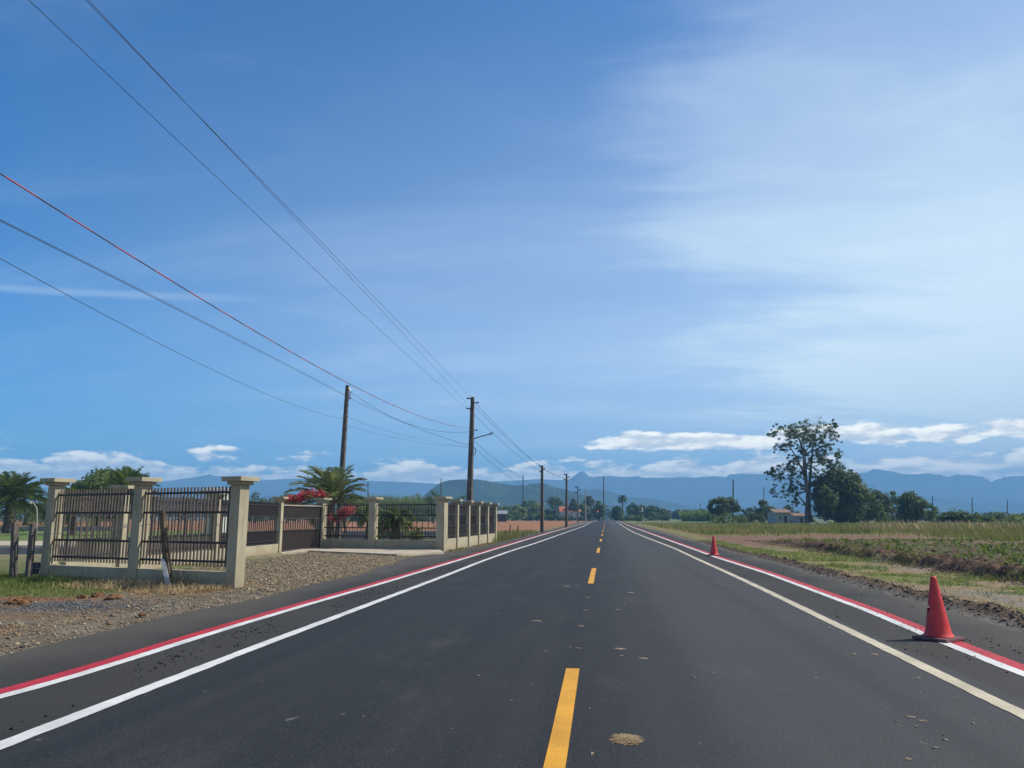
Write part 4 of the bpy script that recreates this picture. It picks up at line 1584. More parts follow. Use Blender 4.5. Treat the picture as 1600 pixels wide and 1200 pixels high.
grass_obj('verge_grass', x2, y2, zl(x2, y2), np.full(len(x2), 0.085), np.full(len(x2), 0.010), np.full(len(x2), 0.8), np.clip(r_.normal(0.4, 0.25, len(x2)), 0, 1), M_TURF, seed=12)
s_ = ~green & (sd > -1.5) & (sx > 1.0)
grass_obj('dry_grass', x[s_], y[s_], z[s_], np.full(s_.sum(), 0.15), np.full(s_.sum(), 0.009), np.full(s_.sum(), 1.05), r_.uniform(0, 1, s_.sum()), M_STRAW, 3)
# dry weeds in front of pillar three
n = 500
c0 = G(310, 915)
x = c0.x + r_.normal(0, 0.28, n); y = c0.y + r_.normal(0, 0.2, n)
grass_obj('dry_weeds', x, y, zl(x, y), np.full(n, 0.30), np.full(n, 0.010), np.full(n, 0.6), r_.uniform(0, 0.7, n), M_STRAW, 4)
# scattered straw on the gravel
n = 2600
y = r_.uniform(6.5, 14.5, n); x = np.interp(y, YS, edge_l) - 0.3 - r_.gamma(2.0, 0.9, n)
k_ = (vnoise(x * 0.9, y * 0.9, 15) > 0.52)
x, y = x[k_], y[k_]
grass_obj('straw_litter', x, y, zl(x, y) + 0.008, np.full(len(x), 0.13), np.full(len(x), 0.008), np.full(len(x), 1.45), r_.uniform(0, 1, len(x)), M_STRAW, 5, 0.03, (0.85, 1.04))
# lawn and rough grass inside / beyond the plot, roadside fence foot
n = 3000
tq = r_.random(n)
x = P8.x + (P13.x - P8.x) * tq - r_.uniform(-0.25, -0.10, n) * 0 + r_.normal(0.30, 0.12, n); y = P8.y + (P13.y - P8.y) * tq
k_ = vnoise(y * 1.5, x, 3) > 0.45
grass_obj('fence_foot_grass', x[k_], y[k_], np.full(k_.sum(), -0.02), np.full(k_.sum(), 0.09), np.full(k_.sum(), 0.02), np.full(k_.sum(), 0.8), r_.uniform(0.4, 1, k_.sum()), M_GRASS, 6)
n = 5000
y = r_.uniform(40.5, 64, n); x = -5.2 - r_.gamma(1.6, 0.9, n) - 0.0
grass_obj('rough_grass', x, y, np.full(n, -0.04), np.full(n, 0.38), np.full(n, 0.03), np.full(n, 0.6), r_.uniform(0.2, 1, n), M_GRASS, 7)

# right: tall rank grass, denser near, coarser far
def zr(x, y):
    return right_profile(np.asarray(x), np.asarray(y))


n = 120000
yy = 34 + (190 - 34) * r_.random(n) ** 1.7
ang = r_.uniform(-0.02, 0.72, n)
xx = CAMX + np.tan(ang) * yy
n3 = fbm(xx * 0.25, yy * 0.12, 39, 3)
nn = fbm(xx * 0.9, yy * 0.9, 31, 4)
er = np.interp(yy, YS, edge_r)
g1 = np.maximum(sstep(yy + 22 * (n3 - 0.5) - 0.1 * xx, 52, 74), sstep(xx + 5 * (nn - 0.5) + 6 * (n3 - .5) - 0.06 * yy, 17.5, 20.5))
keep = (g1 > r_.random(n)) & (xx > er + 2.2) & (xx < 105)
xx, yy, n3 = xx[keep], yy[keep], n3[keep]
zz = np.where((yy < 88) & (xx < 69), zr(np.minimum(xx, 69), np.minimum(yy, 89)), -0.04)
dist = np.hypot(xx, yy)
hh = 0.42 + 0.35 * sstep(xx, 18, 34) + 0.35 * (fbm(xx / 6, yy / 6, 44, 3) - 0.5)
hh = hh * sstep(dist, 190, 90).clip(0.45, 1)
tn = np.clip(0.74 + 1.8 * (0.5 - n3) + r_.normal(0, 0.18, len(xx)), 0, 1)
tn = np.clip(tn + 0.5 * sstep(yy, 52, 42) * 0.6, 0, 1)
grass_obj('tall_grass', xx, yy, zz - 0.02, hh, 0.010 + dist * 0.00042, np.full(len(xx), 0.42), tn, M_GRASS, 8)
# straw-coloured seed heads at the far right
n = 1500
yy = r_.uniform(55, 100, n); ang = r_.uniform(0.30, 0.72, n); xx = CAMX + np.tan(ang) * yy
grass_obj('seed_heads', xx, yy, np.full(n, 0.45), np.full(n, 0.6), np.full(n, 0.05), np.full(n, 0.5), r_.uniform(0.3, 1, n), M_STRAW, 9)

# track grass (right, near)
n = 44000
yy = 6 + 40 * r_.random(n) ** 1.4
u = r_.uniform(0.65, 3.3, n)
xx = np.interp(yy, YS, edge_r) + u
nn = fbm(xx * 0.9, yy * 0.9, 31, 4); n2 = fbm(xx * 3.2, yy * 3.2, 37, 3)
n5 = vnoise(xx * 2.6, yy * 2.2, 57)
keep = (sstep(nn + 0.25 * (n2 - 0.5), 0.46, 0.62) * sstep(n5, 0.25, 0.7) > r_.random(n)) | ((yy > 24) & (r_.random(n) < 0.35))
keep |= (r_.random(n) < 0.035)
keep &= (u < 3.3 - 1.9 * sstep(yy, 26, 34))
xx, yy = xx[keep], yy[keep]
grass_obj('track_grass', xx, yy, zr(xx, yy), 0.05 + 0.07 * vnoise(xx * 1.7, yy * 1.7, 2), 0.007 + yy * 0.0003, np.full(len(xx), 0.8), np.clip(r_.normal(0.35, 0.2, len(xx)) + 0.7 * vnoise(xx * 1.1, yy * 1.1, 66) * (r_.random(len(xx)) < 0.6), 0, 1), M_TURF, 10)

n = 9000
yy = 8 + 32 * r_.random(n) ** 1.2
xx = np.interp(yy, YS, edge_r) + r_.normal(3.45, 0.35, n)
k_ = vnoise(xx * 1.4, yy * 0.9, 88) > 0.60
xx, yy = xx[k_], yy[k_]
grass_obj('bank_weeds', xx, yy, zr(xx, yy), np.full(len(xx), 0.13), 0.008 + yy * 0.0003, np.full(len(xx), 0.9), np.clip(r_.normal(0.5, 0.3, len(xx)), 0, 1), M_GRASS, 13)
# crop rows: low leafy plants, one mesh
n = 26000
yy = 12 + 34 * r_.random(n) ** 1.2
row = r_.integers(0, 12, n)
xx = 8.95 + row * 0.95 + r_.normal(0, 0.11, n)
cl_n = fbm(xx * 1.3, yy * 1.3, 91, 3)
keep = (cl_n > 0.43) & (xx > np.interp(yy, YS, edge_r) + 3.9) & (yy < 44 + 0.4 * xx - 6)
xx, yy, cl_n = xx[keep], yy[keep], cl_n[keep]
zz = zr(xx, yy)
dist = np.hypot(xx, yy)
grass_obj('crop_rows', xx, yy, zz, 0.10 + 0.30 * (cl_n - 0.43), 0.035 + dist * 0.0006, np.full(len(xx), 0.95), np.clip(r_.normal(0.40, 0.25, len(xx)), 0, 1), M_CROP, 11)
# soil clods in the field and along the berm
n = 11000
yy = 7 + 38 * r_.random(n) ** 1.3
e_ = np.interp(yy, YS, edge_r)
u = np.where(r_.random(n) < 0.35, r_.normal(0.5, 0.18, n), 3.0 + r_.gamma(1.1, 1.3, n))
xx = e_ + u
P = np.stack([xx, yy, zr(xx, yy) + 0.005], 1)
tt = np.array([[0.085, 0.052, 0.035]]) * r_.uniform(0.55, 1.45, (n, 1))
tt = np.where((u < 1.2)[:, None], np.array([[0.10, 0.080, 0.060]]) * r_.uniform(0.5, 1.5, (n, 1)), tt)
rocks(P, r_.gamma(1.6, 0.0075, n) + 0.006, 12, 'soil_clods', M_STONE, tt)
#PART3
# ------------------------------------------------------------------ trees and other plants
def leaf_cards(P, N, size, aspect, rg, tint):
    """one small folded leaf spray per point: P (n,3), facing roughly N"""
    n = len(P)
    N = N + rg.normal(0, 0.55, (n, 3))
    N /= np.linalg.norm(N, axis=1, keepdims=True) + 1e-9
    a = rg.normal(0, 1, (n, 3))
    u = np.cross(N, a); u /= np.linalg.norm(u, axis=1, keepdims=True) + 1e-9
    w = np.cross(N, u)
    L = (np.asarray(size) * rg.uniform(0.6, 1.35, n))[:, None]
    W = L * aspect
    c0 = P - u * L * 0.5
    c2 = P + u * L * 0.5
    c1 = P + w * W * 0.5 + N * W * 0.18
    c3 = P - w * W * 0.5 + N * W * 0.18
    V = np.stack([c0, c1, c2, c3], 1).reshape(-1, 3)
    F = np.arange(n * 4).reshape(-1, 4)
    T = np.repeat(np.asarray(tint).reshape(n, 1), 4, 0) * np.ones((1, 3))
    return V, F, T


def clump_crown(name, parent, clumps, per, size, m_, seed, aspect=0.55, flat=0.75, label=None):
    """clumps: (x, y, z, r); leaves gather near each clump's outer skin"""
    rg = np.random.default_rng(seed)
    Ps, Ns, Ts, Ss = [], [], [], []
    for (x, y, z, r) in clumps:
        k = max(6, int(per * rg.uniform(0.75, 1.25)))
        d = rg.normal(0, 1, (k, 3)); d /= np.linalg.norm(d, axis=1, keepdims=True)
        rr = r * rg.uniform(0.35, 1.0, k) ** 0.6 * (1 + 0.22 * rg.normal(0, 1, k))
        p = d * rr[:, None]
        p[:, 2] *= flat
        Ps.append(p + np.array([x, y, z])); Ns.append(d + np.array([0, 0, 0.35]))
        Ts.append(np.clip(rg.normal(rg.uniform(0.2, 0.8), 0.16, k), 0, 1))
        Ss.append(np.full(k, size))
    P = np.concatenate(Ps); N = np.concatenate(Ns); T = np.concatenate(Ts); S = np.concatenate(Ss)
    V, F, T = leaf_cards(P, N, S, aspect, rg, T)
    o = link(name, mesh_np(name, V, F, T), m_, parent)
    return o


def limbs(name, parent, base, tips, r0, m_, seed, trunk_h):
    """a tapered trunk that forks towards the given tips"""
    r_ = random.Random(seed)
    m = MB()
    top = base + Vector((r_.uniform(-.2, .2), r_.uniform(-.2, .2), trunk_h))
    m.tube([base - UPV * 0.2, base + UPV * trunk_h * 0.15, base.lerp(top, 0.5) + Vector((r_.uniform(-.1, .1), 0, 0)), top], [r0 * 1.3, r0, r0 * 0.82, r0 * 0.7], 8)
    for tp in tips:
        tp = Vector(tp)
        st = base.lerp(top, r_.uniform(0.6, 1.0))
        mid = st.lerp(tp, 0.5) + Vector((r_.uniform(-.3, .3), r_.uniform(-.3, .3), r_.uniform(0, .4))) * (tp - st).length * 0.2
        m.tube([st, mid, tp], [r0 * 0.45, r0 * 0.28, r0 * 0.08], 6, False)
    return m.build(name, m_, parent, smooth=True)


def tree(base, px0, px1, top_py, label, m_=None, seed=1, clumps=26, per=70, trunk=0.25, skirt=0.12, size=None, shape=1.0, group=None, name='tree', dense=1.0, cat='tree'):
    """crown fitted between two sight columns and a top row, rounded and uneven"""
    rg = np.random.default_rng(seed)
    base = Vector(base); base.z = -0.04
    d = D(base); s = d * cP / 1200
    H = Z(base, top_py)
    cx = ((px0 + px1) / 2 - 800) * s
    W = (px1 - px0) * s / 2
    off = RT * ((px0 + px1) / 2 - (800 + (base - CAM).dot(RT) / s)) * s
    z0 = H * skirt
    t = thing(name, base, label, cat, group)
    cl = []
    zc = (H + z0) / 2; hz = (H - z0) / 2
    cr = min(W, hz) * 0.36
    for k in range(clumps):
        v = rg.normal(0, 1, 3); v /= np.linalg.norm(v)
        rad = rg.uniform(0.45, 1.0) ** 0.5
        x = v[0] * rad * (W - cr * 0.6); y = v[1] * rad * (W - cr * 0.6) * 0.9
        z = zc + v[2] * rad * (hz - cr * 0.5)
        f = (z - z0) / (H - z0)
        taper = 1 - 0.35 * shape * max(0, f - 0.45)
        c = base + off + RT * (x * taper) + FH * (y * taper)
        cl.append((c.x, c.y, z, cr * rg.uniform(0.6, 1.3)))
    topc = base + off + RT * rg.uniform(-.15, .15) * W
    cl.append((topc.x, topc.y, H - cr * 0.75, cr))
    sz = size or max(0.16, s * 2.6)
    limbs('trunk', t, base, [(c[0], c[1], c[2]) for c in cl[::3]], max(0.10, min(W * 0.09, 0.5)), M_BARK, seed, max(0.6, z0 + (H - z0) * trunk))
    clump_crown('crown', t, cl, int(per * dense), sz, m_ or M_LEAF_DARK, seed + 100)
    return t


def shrub(base, px0, px1, top_py, label, m_=None, seed=1, clumps=16, per=60, group=None, name='shrub', cat='shrub', size=None, depth=0.5):
    """leafy down to the ground"""
    rg = np.random.default_rng(seed)
    base = Vector(base); base.z = -0.04
    d = D(base); s = d * cP / 1200
    H = Z(base, top_py); W = (px1 - px0) * s / 2
    t = thing(name, base, label, cat, group)
    mid = base + RT * (((px0 + px1) / 2 - 800) * s - (base - CAM).dot(RT))
    cl = []
    for k in range(clumps):
        x = rg.uniform(-1, 1)
        hh = H * (1 - 0.45 * abs(x) ** 2.2) * rg.uniform(0.75, 1.05)
        r = max(0.3, min(H * 0.38, W * 0.4)) * rg.uniform(0.7, 1.2)
        z = rg.uniform(0.25, 1.0) * max(hh - r * 0.7, 0.15)
        p = mid + RT * (x * (W - r * 0.4)) + FH * rg.uniform(-1, 1) * W * depth
        cl.append((p.x, p.y, z, r))
    limbs('stem', t, mid.copy(), [(c[0], c[1], c[2]) for c in cl[::4]], max(0.05, H * 0.02), M_BARK, seed, H * 0.3)
    clump_crown('foliage', t, cl, per, size or max(0.14, s * 2.4), m_ or M_LEAF_MID, seed + 200)
    return t


# --- palms
def frond(root, az, rise, L, droop, rg, leaflet, wl, dens=34):
    """arching rachis with two rows of leaflets -> V, F, rachis points"""
    pts = []
    e = rise
    p = np.array(root, float)
    n = 12
    for k in range(n + 1):
        pts.append(p.copy())
        dirv = np.array([math.cos(az) * math.cos(e), math.sin(az) * math.cos(e), math.sin(e)])
        p = p + dirv * L / n
        e -= droop / n * (0.5 + 1.3 * k / n)
    pts = np.array(pts)
    Vs, Fs = [], []
    side = np.array([-math.sin(az), math.cos(az), 0])
    o = 0
    for k in range(dens):
        f = 0.12 + 0.88 * k / dens
        i = min(int(f * n), n - 1); g = f * n - i
        c = pts[i] * (1 - g) + pts[i + 1] * g
        tan = pts[i + 1] - pts[i]; tan /= np.linalg.norm(tan)
        up = np.cross(side, tan); up = up if up[2] > 0 else -up
        ll = leaflet * (0.35 + 0.9 * math.sin(PI * min(1, f * 0.93 + 0.06))) * rg.uniform(0.85, 1.1)
        for sgn in (-1, 1):
            dv = side * sgn * 0.72 + tan * 0.62 + up * rg.uniform(-0.05, 0.42)
            dv /= np.linalg.norm(dv)
            tip = c + dv * ll - np.array([0, 0, ll * 0.18])
            w = tan * wl * 0.5
            m_ = c + dv * ll * 0.5
            Vs += [c - w * 0.5, c + w * 0.5, m_ + w, tip, m_ - w]
            Fs.append((o, o + 1, o + 2, o + 3)); Fs.append((o, o + 2, o + 3, o + 4))
            o += 5
    return np.array(Vs), np.array(Fs), pts


def palm(base, crown_z, r0, L, label, m_, seed, nf=34, leaflet=0.55, wl=0.06, droop=1.5, group=None, name='palm_tree', spread=(-0.35, 1.45), skirt=True):
    rg = np.random.default_rng(seed)
    base = Vector(base); base.z = -0.03
    t = thing(name, base, label, 'palm', group)
    m = MB()
    lean = Vector((rg.uniform(-.08, .08), rg.uniform(-.08, .08), 0))
    pts, rad = [], []
    ns = 14
    for k in range(ns + 1):
        f = k / ns
        pts.append(base + lean * f + UPV * (crown_z * f))
        rad.append(r0 * (1.25 - 0.35 * f + (0.10 if k % 2 else -0.02) + (0.25 if f > 0.85 else 0)))
    m.tube(pts, rad, 10)
    m.build('trunk', M_BARK, t)
    top = pts[-1]
    Vs, Fs, Ts = [], [], []
    rach = MB()
    o = 0
    for k in range(nf):
        f = (k + 0.5) / nf
        rise = spread[0] + (spread[1] - spread[0]) * f ** 0.9
        az = k * 2.399963 + rg.uniform(-0.2, 0.2)
        ll = L * rg.uniform(0.82, 1.08) * (1 - 0.25 * f * f)
        V, F, pr = frond((top.x, top.y, top.z - 0.1 + 0.25 * f), az, rise, ll, droop * rg.uniform(0.75, 1.2), rg, leaflet, wl)
        Vs.append(V); Fs.append(F + o); o += len(V)
        Ts.append(np.full((len(V), 3), np.clip(0.25 + 0.6 * f + rg.normal(0, 0.12), 0, 1)))
        rach.tube([Vector(p) for p in pr[::3]], [0.035, 0.028, 0.02, 0.014, 0.008][:len(pr[::3])], 4, False)
    V = np.concatenate(Vs); F = np.concatenate(Fs); T = np.concatenate(Ts)
    cr = link('crown', mesh_np('crown', V, F, T), m_, t)
    rach.build('frond_ribs', M_STRAW2, t)
    return t


M_STRAW2 = simple('frond_rib', (0.16, 0.14, 0.06), (0.11, 0.10, 0.05), 4, 0.8)

# big feathery palm behind the leaning pole
pb_ = B(516, 39)
palm(pb_, Z(pb_, 781), 0.18, 2.55, 'blue-green feathery palm in front of the gate corner, crossed by the leaning pole', M_PALMB, 3, nf=34, leaflet=0.50, wl=0.026, droop=1.0, spread=(-0.2, 1.5), group='palms of the plots')
pl_ = B(12, 66)
palm(pl_, Z(pl_, 781), 0.36, 3.5, 'broad dark green palm at the left picture edge, above the weathered posts', M_PALM, 4, nf=34, leaflet=0.85, wl=0.045, droop=1.15, spread=(-0.3, 1.5), group='palms of the plots')
pm_ = B(192, 58)
palm(pm_, Z(pm_, 768), 0.26, 2.5, 'green palm whose crown stands above the railing of the wing fence', M_PALM, 5, nf=24, leaflet=0.55, wl=0.036, droop=0.8, spread=(-0.1, 1.5), group='palms of the plots')
pm_ = B(112, 62)
palm(pm_, Z(pm_, 790), 0.26, 2.6, 'half-hidden palm behind the first pillar, under the round tree', M_PALM, 6, nf=28, leaflet=0.62, wl=0.045, droop=1.2, group='palms of the plots')
# stubby cycad behind the long panel
cy = B(617, 34.5)
palm(cy, Z(cy, 812), 0.20, 1.15, 'stubby dark-trunked cycad behind the panel right of the middle pillar', M_PALM, 7, nf=30, leaflet=0.24, wl=0.028, droop=1.9, name='cycad', spread=(-0.5, 1.1))
cy = B(575, 42)
palm(cy, Z(cy, 806), 0.12, 1.25, 'pale arching palm right of the leaning pole, just over the railing', M_PALMB, 8, nf=20, leaflet=0.30, wl=0.035, droop=1.4, name='young_palm', spread=(-0.1, 1.2), group='palms of the plots')
rp = B(973, 305)
palm(rp, Z(rp, 780), 0.25, 2.6, 'small dark palm rising above the trees where the road vanishes', M_PALM, 9, nf=13, leaflet=0.8, wl=0.16, droop=1.9, name='palm_tree')

# bougainvillea
def bougain(base, px0, px1, top, bot, label, seed, n=14, per=90):
    rg = np.random.default_rng(seed)
    base = Vector(base)
    s = D(base) * cP / 1200
    t = thing('bougainvillea', base, label, 'flowering shrub', 'pink bougainvilleas by the gate')
    cl, fl = [], []
    for k in range(n):
        f = rg.random()
        px = px0 + (px1 - px0) * f
        zt = Z(base, top + (bot - top) * (1 - f) * 0.55)
        p = base + RT * ((px - 800) * s - (base - CAM).dot(RT)) + FH * rg.uniform(-0.5, 0.5)
        z = zt - rg.uniform(0.05, 0.35) * (zt - Z(base, bot))
        (fl if rg.random() < 0.68 else cl).append((p.x, p.y, z, rg.uniform(0.18, 0.32)))
    limbs('stem', t, base, [(c[0], c[1], c[2]) for c in (cl + fl)[::2]], 0.05, M_BARK, seed, 1.2)
    clump_crown('foliage', t, cl + fl[::3], 60, 0.09, M_LEAF_MID, seed + 5)
    clump_crown('flowers', t, fl, per, 0.085, M_BRACT, seed + 6, aspect=0.8)


bougain(B(492, 36.5), 436, 500, 766, 792, 'large pink bougainvillea spilling over the top of the brown gate', 61, 30, 110)
bougain(B(534, 37), 520, 548, 788, 822, 'small pink bougainvillea at the foot of the leaning pole', 62, 26, 70)

# --- trees beyond the plots at the left
tree(B(148, 96), 104, 240, 731.5, 'big rounded bright green tree behind the first fence pillars', M_LEAF_MID, 11, 90, 260, skirt=0.1, size=0.40, shape=0.4)
tree(B(40, 130), -20, 100, 757, 'broad dark tree behind the left palm', M_LEAF_DARK, 12, 34, 120, skirt=0.08)
shrub(B(60, 86), 18, 130, 790, 'dark hedge bushes left of the first pillar, beyond the lawn', M_LEAF_DARK, 13, 22, 90)
shrub(B(22, 72), -6, 36, 818, 'low dark bush at the foot of the left palm', M_LEAF_DARK, 14, 12, 60)
LT = [(398, 380, 418, 768, 'small rounded tree above the side fence, first right of the near pillar'), (448, 424, 470, 768, 'flat-topped dark tree beyond the gate, left of the pink flowers'),
      (676, 660, 694, 764, 'slender dark tree left of the main pole, over the corner pillar'), (722, 708, 738, 772, 'small twin-crowned dark tree just left of the main pole')]
for i, (px, a, b, ty, lab) in enumerate(LT):
    tree(B(px, 175), a, b, ty, lab, M_LEAF_DARK if i != 1 else M_LEAF_MID, 20 + i, 16, 60, group='trees beyond the plot')
PN = [(598, 'first'), (612, 'second'), (634, 'third'), (652, 'fourth')]
for i, (px, o_) in enumerate(PN):
    tree(B(px, 320), px - 9, px + 9, (776, 779, 775.5, 771)[i], o_ + ' from the left of four small dark trees on the skyline behind the cane', M_LEAF_DARK, 30 + i, 10, 36, group='dark skyline trees', skirt=0.3)

# sugar cane behind the plot
def cane(base_px0, base_px1, d, top_py, n, name, lab, seed, depth=10, W=0.10, m_=None):
    rg = np.random.default_rng(seed)
    px = rg.uniform(base_px0, base_px1, n); dd = d + rg.uniform(0, depth, n)
    P = np.array([tuple(B(a, b)) for a, b in zip(px, dd)])
    H = Z(B((base_px0 + base_px1) / 2, d), top_py)
    hn = 0.75 + 0.4 * fbm(px / 14, dd / 6, seed, 3)
    V1, F1, T1 = blades(P, H * hn * 1.15, np.full(n, W), np.full(n, 0.28), rg, np.clip(rg.normal(0.5, 0.2, n), 0, 1), 1.1)
    o = link(name, mesh_np(name, V1, F1, T1), m_ or M_LEAF_PALE)
    o['kind'] = 'stuff'
    return o


cane(548, 672, 235, 783, 7000, 'sugar_cane', '', 71, 16, 0.30)
cane(1066, 1126, 240, 800, 3000, 'sugar_cane', '', 72, 14, 0.35)
shrub(B(690, 240), 666, 714, 788, 'dark bush at the right end of the cane, behind the corner pillar', M_LEAF_DARK, 73, 14, 70)
shrub(B(655, 232), 630, 680, 792, 'mid green bush in front of the cane, left of the corner pillar', M_LEAF_MID, 74, 14, 70)
shrub(B(651, 36), 642, 662, 816, 'leafy garden bush right of the cycad', M_LEAF_MID, 75, 10, 50, size=0.12)
shrub(B(590, 36.5), 584, 598, 801, 'pale-leaved garden shrub between the middle pillar and the cycad', M_LEAF_DARK, 76, 10, 50, size=0.13)

# --- the wooded strip beyond the orange field
dW = 300
WT = [(786, 772, 806, 790, M_LEAF_MID, 'rounded mid green tree just past the last fence pillar'), (806, 792, 826, 788, M_LEAF_PALE, 'pale green bushy tree left of the broad dark tree'),
      (822, 806, 848, 780, M_LEAF_DARK, 'broad dark tree under the thin pole beyond the orange field'), (838, 826, 852, 784, M_LEAF_PALE, 'pale-leaved slim tree behind the pole by the orange field'),
      (866, 850, 884, 775, M_LEAF_DARK, 'tall dark tree between the first two bare poles'), (855, 846, 868, 796, M_LEAF_PALE, 'low banana-like clump at the foot of the tall dark tree'),
      (896, 888, 905, 779, M_LEAF_EU, 'thin greyish tree behind the red-roofed house'), (909, 900, 920, 786, M_LEAF_MID, 'leafy tree squeezed between the slim dark pole and the pale pole'), (921, 912, 930, 774, M_LEAF_EU, 'feathery grey-green tree beside the pale pole'),
      (936, 928, 944, 782, M_LEAF_DARK, 'dark tree left of the tallest mast')]
for i, (px, a, b, ty, mm, lab) in enumerate(WT):
    tree(B(px, dW + 12 * (i % 3)), a - 2, b + 2, ty, lab, mm, 80 + i, 30, 80, group='trees beyond the orange field', skirt=0.0)
for i, px in enumerate((947.5, 950.5, 953.5)):
    t_ = tree(B(px, 520 + 40 * i), px - 3, px + 3, (789, 795, 799)[i], ('tallest and leftmost of three dark conifers at the end of the road', 'middle one of three dark conifers at the end of the road', 'smallest and rightmost of three dark conifers at the end of the road')[i], M_LEAF_DARK, 95 + i, 10, 30, shape=2.0, group='dark conifers at the road end', skirt=0.0, name='conifer')
shrub(B(910, 330), 878, 944, 799, 'leafy garden hedge in front of the red-roofed houses', M_LEAF_MID, 102, 34, 70, depth=0.1)
shrub(B(846, 285), 772, 922, 802.5, 'long dark hedge along the far edge of the orange field', M_LEAF_DARK, 101, 60, 70, name='hedge', cat='hedge', depth=0.05)

shrub(B(1352, 142), 1326, 1384, 786, 'dark undergrowth filling the gap right of the massive dark tree', M_LEAF_DARK, 161, 22, 90, size=0.42)
shrub(B(1405, 150), 1380, 1432, 790, 'dark undergrowth below the narrow-crowned tree', M_LEAF_DARK, 162, 18, 80, size=0.42)
shrub(B(1245, 175), 1226, 1276, 806, 'dark low growth around the foot of the houses', M_LEAF_DARK, 163, 14, 60, size=0.4)
# --- the right side, from the road end outwards
RTREES = [(964, 300, 956, 974, 790, M_LEAF_DARK, 'dark round tree at the right end of the road, below the small palm'),
          (988, 310, 977, 1002, 785, M_LEAF_DARK, 'second dark round tree right of the road end'),
          (1016, 305, 1001, 1038, 790, M_LEAF_DARK, 'wide dark tree right of the white post beyond the grass'),
          (1003, 320, 990, 1016, 788, M_LEAF_MID, 'lighter tree between the two wide dark trees right of the road end'),
          (1034, 330, 1022, 1048, 795, M_LEAF_DARK, 'low dark tree at the outer end of the road-end trees'),
          (1058, 420, 1049, 1066, 796, M_LEAF_DARK, 'left one of two small distant trees on the plain'),
          (1074, 420, 1065, 1083, 796, M_LEAF_DARK, 'middle one of the small distant trees on the plain'),
          (1093, 330, 1081, 1106, 795, M_LEAF_DARK, 'flat distant tree around the small pole, left of the cane')]
for i, (px, d_, a, b, ty, mm, lab) in enumerate(RTREES):
    tree(B(px, d_), a - 2, b + 3, ty, lab, mm, 110 + i, 34, 80, group='trees at the road end', skirt=0.0, shape=0.5)
shrub(B(1010, 290), 972, 1054, 799, 'dark undergrowth behind the trimmed green hedge', M_LEAF_DARK, 120, 30, 70, depth=0.2)
shrub(B(985, 262), 964, 1012, 803.5, 'low trimmed green hedge right of the road end', M_LEAF_MID, 121, 20, 60, name='hedge', cat='hedge', depth=0.15)
shrub(B(958, 330), 954, 963, 801, 'small pale bush at the very end of the road', M_LEAF_PALE, 122, 8, 40)
# layered tree
tl = tree(B(1131, 165), 1100, 1162, 775, 'dark spreading tree with layered uneven branches, left of the dark pole', M_LEAF_DARK, 123, 40, 90, trunk=0.3, skirt=0.22, size=0.42, group='trees on the right plain')
shrub(B(1137, 160), 1108, 1166, 797, 'leafy green bush under the spreading dark tree', M_LEAF_MID, 124, 16, 80, size=0.34)
tree(B(1192, 185), 1172, 1212, 781.5, 'rounded dark tree standing left of the small houses', M_LEAF_DARK, 125, 26, 110, skirt=0.1, size=0.45, group='trees on the right plain', shape=0.5)
shrub(B(1185, 170), 1152, 1222, 799, 'long dark hedge in front of the rounded tree and the houses', M_LEAF_DARK, 126, 30, 90, name='hedge', cat='hedge', depth=0.12)
tree(B(1168, 240), 1156, 1182, 793, 'small flat dark tree between the spreading and the rounded tree', M_LEAF_EU, 127, 12, 50, group='trees on the right plain')
tree(B(1232, 260), 1218, 1250, 789, 'brownish flat-topped tree behind the brown-roofed house', M_LEAF_EU, 128, 14, 60, group='trees on the right plain')
# the tall dark group right of the eucalypt
tree(B(1312, 140), 1268, 1362, 731, 'massive dark tree right beside the tall eucalypt, foliage to the ground', M_LEAF_DARK, 130, 120, 260, trunk=0.2, skirt=0.0, size=0.46, group='tall trees on the right', shape=0.9)
tree(B(1290, 136), 1276, 1312, 758, 'yellowish-green leafy tree against the massive dark tree', M_LEAF_MID, 139, 18, 90, skirt=0.25, size=0.4, group='tall trees on the right')
tree(B(1376, 150), 1354, 1394, 765, 'first medium tree right of the massive dark tree', M_LEAF_DARK, 131, 34, 120, skirt=0.05, size=0.42, group='tall trees on the right')
tree(B(1371, 140), 1360, 1384, 782, 'lighter small tree in front of the medium trees', M_LEAF_MID, 132, 14, 70, skirt=0.1, size=0.36, group='tall trees on the right')
tree(B(1396, 160), 1384, 1408, 766.5, 'narrow-crowned tree in the middle of the medium trees', M_LEAF_MID, 133, 16, 80, skirt=0.25, size=0.40, group='tall trees on the right')
tree(B(1425, 145), 1402, 1452, 767, 'broad domed dark tree at the right end of the medium trees', M_LEAF_DARK, 134, 44, 140, skirt=0.0, size=0.42, group='tall trees on the right', shape=0.6)
tree(B(1452, 148), 1440, 1470, 786, 'low rounded tree sloping down right of the domed tree', M_LEAF_MID, 135, 16, 80, skirt=0.0, size=0.38, group='tall trees on the right')
shrub(B(1490, 125), 1470, 1518, 791, 'dark banana-like thicket below the middle distant pole', M_LEAF_DARK, 136, 22, 90, size=0.45)
shrub(B(1530, 122), 1505, 1552, 799, 'bright green thicket right of the banana-like one', M_LEAF_MID, 137, 18, 80, size=0.4)
shrub(B(1556, 150), 1538, 1584, 797, 'dark bush at the right under the last distant pole', M_LEAF_DARK, 138, 16, 70, size=0.4)
shrub(B(1600, 96), 1560, 1650, 797, 'tall pale reedy growth at the right picture edge', M_LEAF_PALE, 141, 26, 90, size=0.3)

